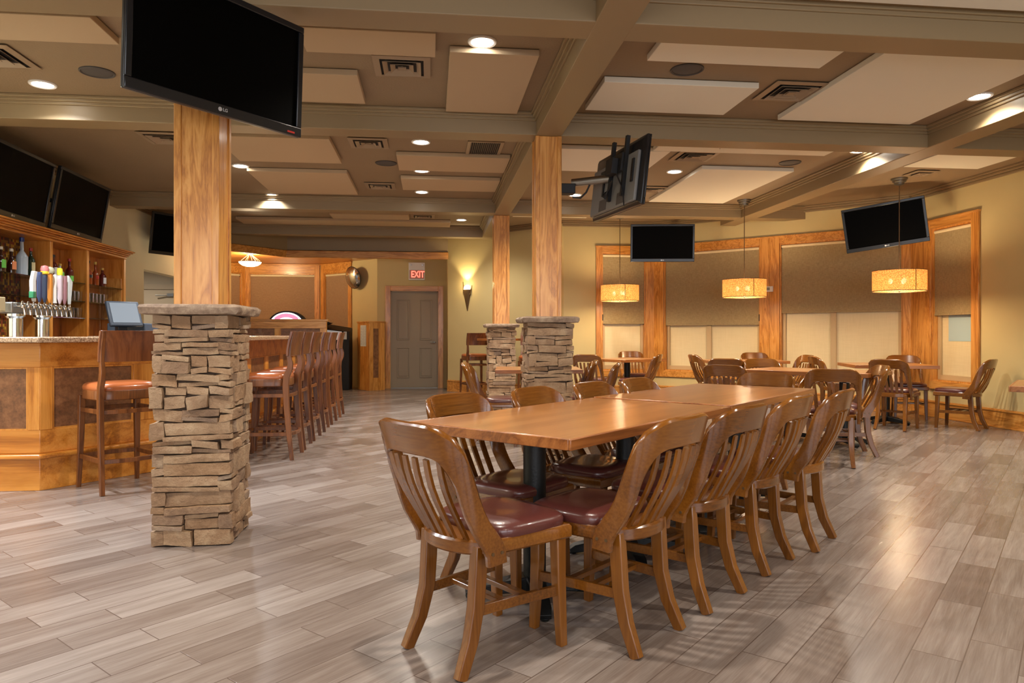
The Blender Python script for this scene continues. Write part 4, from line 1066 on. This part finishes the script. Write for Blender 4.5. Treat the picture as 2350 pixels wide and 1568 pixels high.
# ------------------------------------------------------------------ back bar
t = thing('back_bar_shelving', 'oak back bar shelf unit with crown along the cream wall', 'shelf unit')
X0, X1 = -4.46, -4.15
posts = (6.4, 7.38, 8.36, 9.20, 10.25)
m = MB(); m.box(X0, X1, 6.36, 10.27, 2.17, 2.19); m.build('header', M['bar_y'], t, bevel=.003)
m = MB()
for k, (o, z0, z1) in enumerate(((.0, 2.165, 2.195), (.025, 2.195, 2.215), (.045, 2.215, 2.235), (.075, 2.235, 2.252), (.10, 2.252, 2.27))): m.box(X0, X1+.02+o, 6.30-o*.2, 10.22+.04+o*.3, z0, z1)
m.build('crown', M['bar_y'], t, bevel=.006)
for y in posts:
    m = MB(); m.box(X0, X1, y-.028, y+.028, .95, 2.17); m.build('upright', M['bar_z'], t, bevel=.003)
for i in range(4):
    m = MB(); m.box(X0-.02, X0, posts[i]+.028, posts[i+1]-.028, .95, 2.17); m.build('back_panel', M['mosaic'] if i < 2 else M['bar_z'], t)
m = MB(); m.box(X0, X1+.19, 6.36, 10.28, .90, .95); m.build('work_top', M['granite'], t, bevel=.004)
m = MB(); m.box(X0, X1+.16, 6.36, 10.28, 0, .90); m.build('base_cabinet', M['bar_z'], t, bevel=.003)
m = MB(); 
for q in ((9.9, 10.16, 1.0, 1.06), (9.9, 10.16, 1.9, 1.96)): pass
m.box(X0+.03, X1-.03, 10.205, 10.222, 1.2, 1.9); m.build('end_inset', M['oak_z'], t, bevel=.004)
shelfz = (1.34, 1.54, 1.76)
for i in range(4):
    for z in shelfz:
        if i < 2 and z == 1.34: continue
        m = MB(); m.box(X0+.005, X1-.02, posts[i]+.03, posts[i+1]-.03, z-.008, z); sh = m.build('shelf', M['shelf_glass'], t)
def bottle(x, y, z, h, r, glass, labelc, cap, lab, style=0, lw=(.18, .5)):
    b = thing('liquor_bottle', lab, 'bottle', (x, y, z+.0005), 0)
    pr = {0: [(.001, 0), (1, .0), (1, .04), (1, .60), (.85, .68), (.36, .78), (.32, .95), (.36, .96), (.36, 1)],
          1: [(.001, 0), (1, .0), (1, .45), (.95, .55), (.6, .64), (.32, .70), (.3, .95), (.36, .96), (.36, 1)],
          2: [(.001, 0), (.92, .0), (1, .2), (.8, .5), (.4, .66), (.3, .75), (.3, 1)]}[style]
    m = MB(); m.lathe([(r*a, h*.93*q) for a, q in pr], 18); m.build('bottle_glass', glass, b, smooth=True)
    m = MB(); m.lathe([(r*.40, h*.89), (r*.42, h*.9), (r*.42, h), (r*.3, h*1.005)], 14); m.build('cap', cap, b, smooth=True)
    m = MB(); z0, z1 = h*lw[0], h*lw[1]; n = 9
    pts = [(r*1.015*math.cos(-.9+1.8*k/n), r*1.015*math.sin(-.9+1.8*k/n)) for k in range(n+1)]
    m.loft([[(x_, y_, z0) for x_, y_ in pts]+[(x_*.985, y_*.985, z0) for x_, y_ in pts[::-1]], [(x_, y_, z1) for x_, y_ in pts]+[(x_*.985, y_*.985, z1) for x_, y_ in pts[::-1]]]); m.build('bottle_label', labelc, b)
    return b
def col(n, r, g, b, ro=.3): return plain(n, rgb(r, g, b), ro)
dk = plain('dark_rum_bottle_glass', rgb(48, 22, 16), .06, coat=.6); am = plain('amber_whisky_bottle', rgb(140, 58, 18), .06, coat=.6); rd = plain('dark_red_bottle', rgb(86, 24, 20), .06, coat=.6)
fro = plain('frosted_pale_bottle', rgb(186, 202, 210), .25, coat=.4); gr = plain('dark_green_bottle', rgb(26, 50, 34), .06, coat=.6); cl = plain('pale_clear_bottle', rgb(190, 198, 196), .1, coat=.5)
Lc, Lg, Lo, Lw, Lb = col('cream_label', 222, 210, 160), col('green_label', 110, 196, 84), col('orange_label', 240, 150, 100), col('white_label', 226, 226, 222), col('blue_label', 66, 92, 150)
Kw, Kk, Kr, Kb, Kg = col('white_cap', 226, 216, 190), col('black_cap', 30, 30, 34), col('red_cap', 170, 40, 36), col('blue_cap', 40, 66, 140), col('gold_cap', 206, 172, 80)
XB = -4.28
bottle(XB, 7.50, 1.76, .27, .045, dk, Lc, Kk, 'dark bottle with cream label at the left edge of the top bar shelf', 2)
bottle(XB, 7.66, 1.76, .26, .045, dk, Lg, Kw, 'dark round bottle with green label on the top bar shelf', 2)
bottle(XB, 7.84, 1.76, .26, .045, dk, Lo, Kw, 'dark round bottle with orange label on the top bar shelf', 2)
bottle(XB, 8.03, 1.76, .40, .055, fro, fro, Kb, 'tall frosted bottle with blue cap on the top bar shelf', 1)
bottle(XB, 8.20, 1.76, .31, .040, gr, Lc, Kr, 'dark green bottle with red cap beside the tall frosted bottle', 0)
bottle(XB, 8.48, 1.76, .32, .036, gr, Lb, Kw, 'slim dark bottle with blue label right of the first divider', 0)
bottle(XB, 8.66, 1.76, .29, .045, rd, Lw, Kk, 'dark red bottle with white label in the middle compartment', 0)
bottle(XB, 8.80, 1.76, .20, .045, cl, Lg, Kg, 'small pale square bottle with gold cap in the middle compartment', 1)
bottle(XB, 9.02, 1.76, .28, .045, rd, Lg, Kr, 'red-brown bottle with green label beside the second divider', 1, (.05, .28))
bottle(XB, 9.32, 1.76, .31, .034, dk, Lw, Kk, 'slim dark bottle with white label in the right compartment', 0)
bottle(XB, 9.50, 1.76, .31, .042, am, Kk, Kk, 'amber bottle with black slanted label in the right compartment', 1, (.3, .42))
bottle(XB, 9.68, 1.76, .31, .042, am, Kr, Kg, 'amber bottle with red slanted label in the right compartment', 1, (.3, .42))
bottle(XB, 9.88, 1.76, .25, .045, rd, Lw, Kg, 'short dark red bottle with white label, last on the right', 0)
bottle(XB, 9.34, 1.54, .19, .034, dk, Lw, Kk, 'small dark bottle on the second shelf of the right compartment', 0)
tum = None
def tumbler(x, y, z, kind, grp, lab):
    global tum
    if tum is None: tum = {}
    if kind not in tum:
        m = MB()
        pr = [(.030, 0), (.036, .12), (.034, .12), (.028, .006), (.001, .006)] if kind == 0 else [(.028, 0), (.03, .004), (.037, .15), (.0355, .15), (.027, .008), (.001, .008)]
        m.lathe([(.001, 0)]+pr, 14, cap=False); o = m.build('drinking_glass', M['glass'], None, smooth=True)
        tum[kind] = o; tag(o, lab, 'glass', grp)
    else:
        o = tum[kind].copy(); C.objects.link(o); tag(o, lab, 'glass', grp)
    o.location = (x, y, z+.0005)
for i in range(2):
    for j in range(6): tumbler(-4.22-.09*i, 8.62+.1*j, 1.54, 0, 'glasses on the second shelf, middle compartment', 'clear glass tumbler on the second shelf of the middle compartment')
for i in range(2):
    for j in range(7): tumbler(-4.22-.09*i, 8.48+.105*j, 1.34, 0, 'glasses on the lowest shelf, middle compartment', 'clear glass tumbler on the lowest shelf of the middle compartment')
for j in range(5): tumbler(-4.24, 9.44+.1*j, 1.54, 0, 'glasses on the second shelf, right compartment', 'clear glass tumbler on the second shelf of the right compartment')
for j in range(2): tumbler(-4.14+.09*j, 8.5+.09*j, .95, 1, 'tall glasses beside the first divider', 'tall clear glass on the back counter beside the first divider')

# beer tower on its own station inside the bar
t = thing('drink_station', 'low steel station behind the bar top carrying the beer tower', 'cabinet', (-3.60, 7.0, 0))
m = MB(); m.box(-.3, .3, -.75, .75, 0, .90); m.build('station_body', M['steel'], t, bevel=.01)
m = MB(); m.box(-.32, .32, -.77, .77, .90, .93); m.build('station_top', M['steel'], t, bevel=.004)
t = thing('beer_tower', 'chrome beer tower with a row of taps on two thick columns', 'beer tower', (-3.60, 6.98, 0))
for y in (-.33, .10):
    m = MB(); m.lathe([(.085, .931), (.085, .945), (.058, .955), (.058, 1.28), (.075, 1.30), (.075, 1.32)], 26, (0, y, 0)); m.build('tower_column', M['chrome'], t, smooth=True)
m = MB(); m.box(-.06, .06, -.48, .40, 1.32, 1.42); m.build('tower_beam', M['steel'], t, bevel=.012)
hcol = [('white_handle', (222, 224, 220), 0), ('navy_handle', (52, 66, 108), 1), ('navy_handle', (44, 60, 92), 1), ('orange_handle', (232, 150, 60), 1), ('white_handle', (236, 232, 224), 2), ('pink_white_handle', (222, 206, 216), 1), ('red_handle', (168, 120, 128), 1), ('pale_handle', (214, 222, 218), 3)]
htxt = ['green shield on a curved white', 'navy blue', 'deep navy with round pink top', 'orange', 'slim white', 'pale pink with yellow top', 'dusty red', 'white kite-shaped']
taps = [-.42+.088*i for i in range(10)]
for i, y in enumerate(taps):
    m = MB(); m.tube([(.06, y, 1.385), (.10, y, 1.385), (.125, y, 1.37), (.13, y, 1.31)], .013, 10, rs=[.016, .016, .013, .010]); m.lathe([(.016, 1.37), (.02, 1.385), (.016, 1.405), (.008, 1.43)], 12, (.11, y, 0)); m.build('tap', M['chrome'], t, smooth=True)
for i, (nm_, c_, sty) in enumerate(hcol):
    y = taps[i+2]-.0; k = col(nm_, *c_)
    hd = thing('tap_handle', htxt[i]+' beer tap handle on the chrome beer tower', 'tap handle', (-3.49, 6.98+y, 1.431))
    m = MB()
    if sty == 0: m.loft([[(-.012, -.012, 0), (.012, -.012, 0), (.012, .012, 0), (-.012, .012, 0)], [(-.015, -.045, .08), (.015, -.045, .08), (.015, .01, .08), (-.015, .01, .08)], [(-.015, -.05, .18), (.015, -.05, .18), (.015, .005, .18), (-.015, .005, .18)], [(-.012, -.02, .27), (.012, -.02, .27), (.012, .035, .27), (-.012, .035, .27)]])
    elif sty == 1: m.bar([(0, 0, 0), (0, 0, .05), (0, 0, .27)], .03, .03, (0, 1, 0), ws=[.014, .032, .036], ds=[.014, .03, .034])
    elif sty == 2: m.lathe([(.018, 0), (.014, .02), (.014, .15), (.02, .24), (.012, .27)], 12)
    else: m.loft([[(-.01, -.012, 0), (.01, -.012, 0), (.01, .012, 0), (-.01, .012, 0)], [(-.012, -.03, .12), (.012, -.03, .12), (.012, .03, .12), (-.012, .03, .12)], [(-.012, -.025, .28), (.012, -.025, .28), (.012, .045, .22), (-.012, .045, .22)]])
    m.build('handle_body', k, hd, bevel=.003)
    if i == 0:
        m = MB(); m.box(-.02, .02, -.05, .0, .03, .09); m.build('green_badge', col('green_badge', 40, 120, 80), hd, bevel=.006)
    if i == 2:
        m = MB(); m.lathe([(.001, .26), (.03, .275), (.036, .30), (.028, .33), (.001, .34)], 14); m.build('round_top', col('pink_top', 196, 120, 116), hd, smooth=True)
        m = MB(); m.lathe([(.028, .255), (.034, .262), (.034, .28), (.03, .285)], 14); m.build('yellow_collar', col('yellow_collar', 240, 190, 50), hd)
    if i == 3:
        m = MB(); m.lathe([(.001, .26), (.03, .275), (.036, .30), (.03, .325), (.001, .335)], 14); m.build('round_top', col('grey_top', 190, 190, 160), hd, smooth=True)
    if i == 5:
        m = MB(); m.lathe([(.001, .26), (.022, .27), (.026, .30), (.02, .335), (.001, .34)], 14); m.build('yellow_top', col('yellow_top', 220, 220, 60), hd, smooth=True)
t = thing('beige_tower_box', 'plain beige box on chrome legs at the left edge behind the bar', 'box', (-3.60, 6.25, 0))
m = MB(); m.box(-.09, .09, -.14, .10, 1.33, 1.45); m.build('box_body', plain('beige_enamel', rgb(176, 162, 126), .5), t, bevel=.006)
m = MB(); 
for y in (-.08, .05): m.tube([(0, y, .932), (0, y, 1.33)], .018, 12)
m.build('box_leg', M['chrome'], t, smooth=True)

# till
t = thing('till_terminal', 'dark grey touch screen till on the counter behind the bar', 'till', (-3.24, 7.98, 0), math.radians(48))
m = MB(); m.box(-.13, .13, -.14, .14, 1.125, 1.18); m.build('till_base', M['grey_dark'], t, bevel=.01)
m = MB(); m.loft([[(-.05, .02, 1.17), (.05, .02, 1.17), (.05, .1, 1.17), (-.05, .1, 1.17)], [(-.05, .04, 1.36), (.05, .04, 1.36), (.05, .1, 1.36), (-.05, .1, 1.36)]]); m.build('till_neck', M['grey_dark'], t, bevel=.006)
tm = Matrix.Translation((0, -.02, 1.365)) @ Matrix.Rotation(math.radians(-24), 4, 'X')
m = MB(tm); m.box(-.17, .17, 0, .04, -.145, .145); m.build('till_screen_body', M['grey_dark'], t, bevel=.012)
m = MB(tm); m.box(-.14, .14, -.003, .001, -.11, .12); m.build('till_screen', plain('grey_lcd', rgb(128, 138, 146), .25), t)
m = MB(); m.box(-.02, .02, .10, .13, 1.17, 1.26); m.box(-.15, -.04, .13, .17, 1.26, 1.44) if False else m.box(-.05, .05, .13, .15, 1.26, 1.42); m.build('customer_display', M['black_matte'], t, bevel=.004)
t = thing('till_counter', 'low counter inside the bar that carries the till', 'cabinet', (-3.22, 8.50, 0))
m = MB(); m.box(-.3, .3, -.65, .65, 0, 1.08); m.build('counter_body', M['bar_z'], t)
m = MB(); m.box(-.32, .32, -.67, .67, 1.08, 1.124); m.build('counter_top', M['granite'], t, bevel=.004)
t = thing('receipt_printer', 'dark blue-grey box printer left of the till', 'printer', (-3.35, 8.52, 1.125))
m = MB(); m.box(-.2, .2, -.22, .22, 0, .14); m.build('printer_body', plain('blue_grey_plastic', rgb(62, 76, 92), .45), t, bevel=.012)
m = MB(); m.box(-.06, .06, -.19, -.05, .14, .152); m.build('paper_slot', M['black_matte'], t)
t = thing('squeeze_bottle', 'white and blue bottles by the nearest stone column, behind the bar', 'bottle', (-2.75, 8.0, 1.125))
tc = thing('steel_sink_counter', 'inner counter behind the bar near the nearest stone column', 'cabinet', (-2.72, 8.1, 0))
m = MB(); m.box(-.15, .15, -.5, .5, 0, 1.08); m.build('counter_body', M['steel'], tc)
m = MB(); m.box(-.16, .16, -.51, .51, 1.08, 1.124); m.build('counter_top', M['steel'], tc, bevel=.004)
m = MB(); m.lathe([(.001, 0), (.035, 0), (.035, .14), (.012, .16), (.008, .19), (.001, .19)], 16); m.build('bottle_body', M['white'], t, smooth=True)
m = MB(); m.lathe([(.0355, .03), (.0355, .10)], 16, cap=False); m.build('bottle_band', Lb, t)

# unseen rear windows, added to let fill daylight in
for i, s in enumerate((.7, 4.2, 7.7)):
    fm, ln = wallframe((6.9, BACK), (-4.5, BACK)); w = bpy.data.objects.new('window_%d' % (8+i), None); C.objects.link(w); struct(w)
    m = MB(fm); a, b = s, s+3.0
    m.box(a, a+.06, -.1, .02, .4, 2.8); m.box(b-.06, b, -.1, .02, .4, 2.8); m.box(a+.06, b-.06, -.1, .02, .4, .46); m.box(a+.06, b-.06, -.1, .02, 2.74, 2.8); m.box(a+1.47, a+1.53, -.1, .0, .46, 2.74)
    m.build('window_sash', M['oak_z'], w)
    # added area lamp standing in for daylight through each opening
    c = fm @ Vector((s+1.5, -.12, 1.6))
    lamp('window_daylight', 'AREA', c, 75, (.94, .95, 1.0), (2.9, 2.3), rot=(PI/2, 0, 0))

# ------------------------------------------------------------------ world, camera, view
wd = bpy.data.worlds.new('world'); SC.world = wd; wd.use_nodes = True
bg = wd.node_tree.nodes['Background']; bg.inputs[0].default_value = (.62, .72, .9, 1); bg.inputs[1].default_value = .25
cam = bpy.data.cameras.new('camera'); co = bpy.data.objects.new('camera', cam); C.objects.link(co)
cam.sensor_width = 36; cam.lens = 1634/2350*36; cam.shift_y = -16/2350.; cam.clip_start = .05; cam.clip_end = 100
cam.shift_y = (768-784)/2350.
co.location = (0, 0, H_CAM); co.rotation_euler = (PI/2, 0, -YAW)
SC.camera = co
SC.view_settings.view_transform = 'Standard'; SC.view_settings.look = 'None'; SC.view_settings.gamma = 1.
SC.view_settings.exposure = .42
SC.cycles.use_denoising = True
SC.cycles.max_bounces = 8; SC.cycles.diffuse_bounces = 4; SC.cycles.glossy_bounces = 3; SC.cycles.transmission_bounces = 6
SC.cycles.sample_clamp_indirect = 4.
SC.cycles.caustics_reflective = False; SC.cycles.caustics_refractive = False
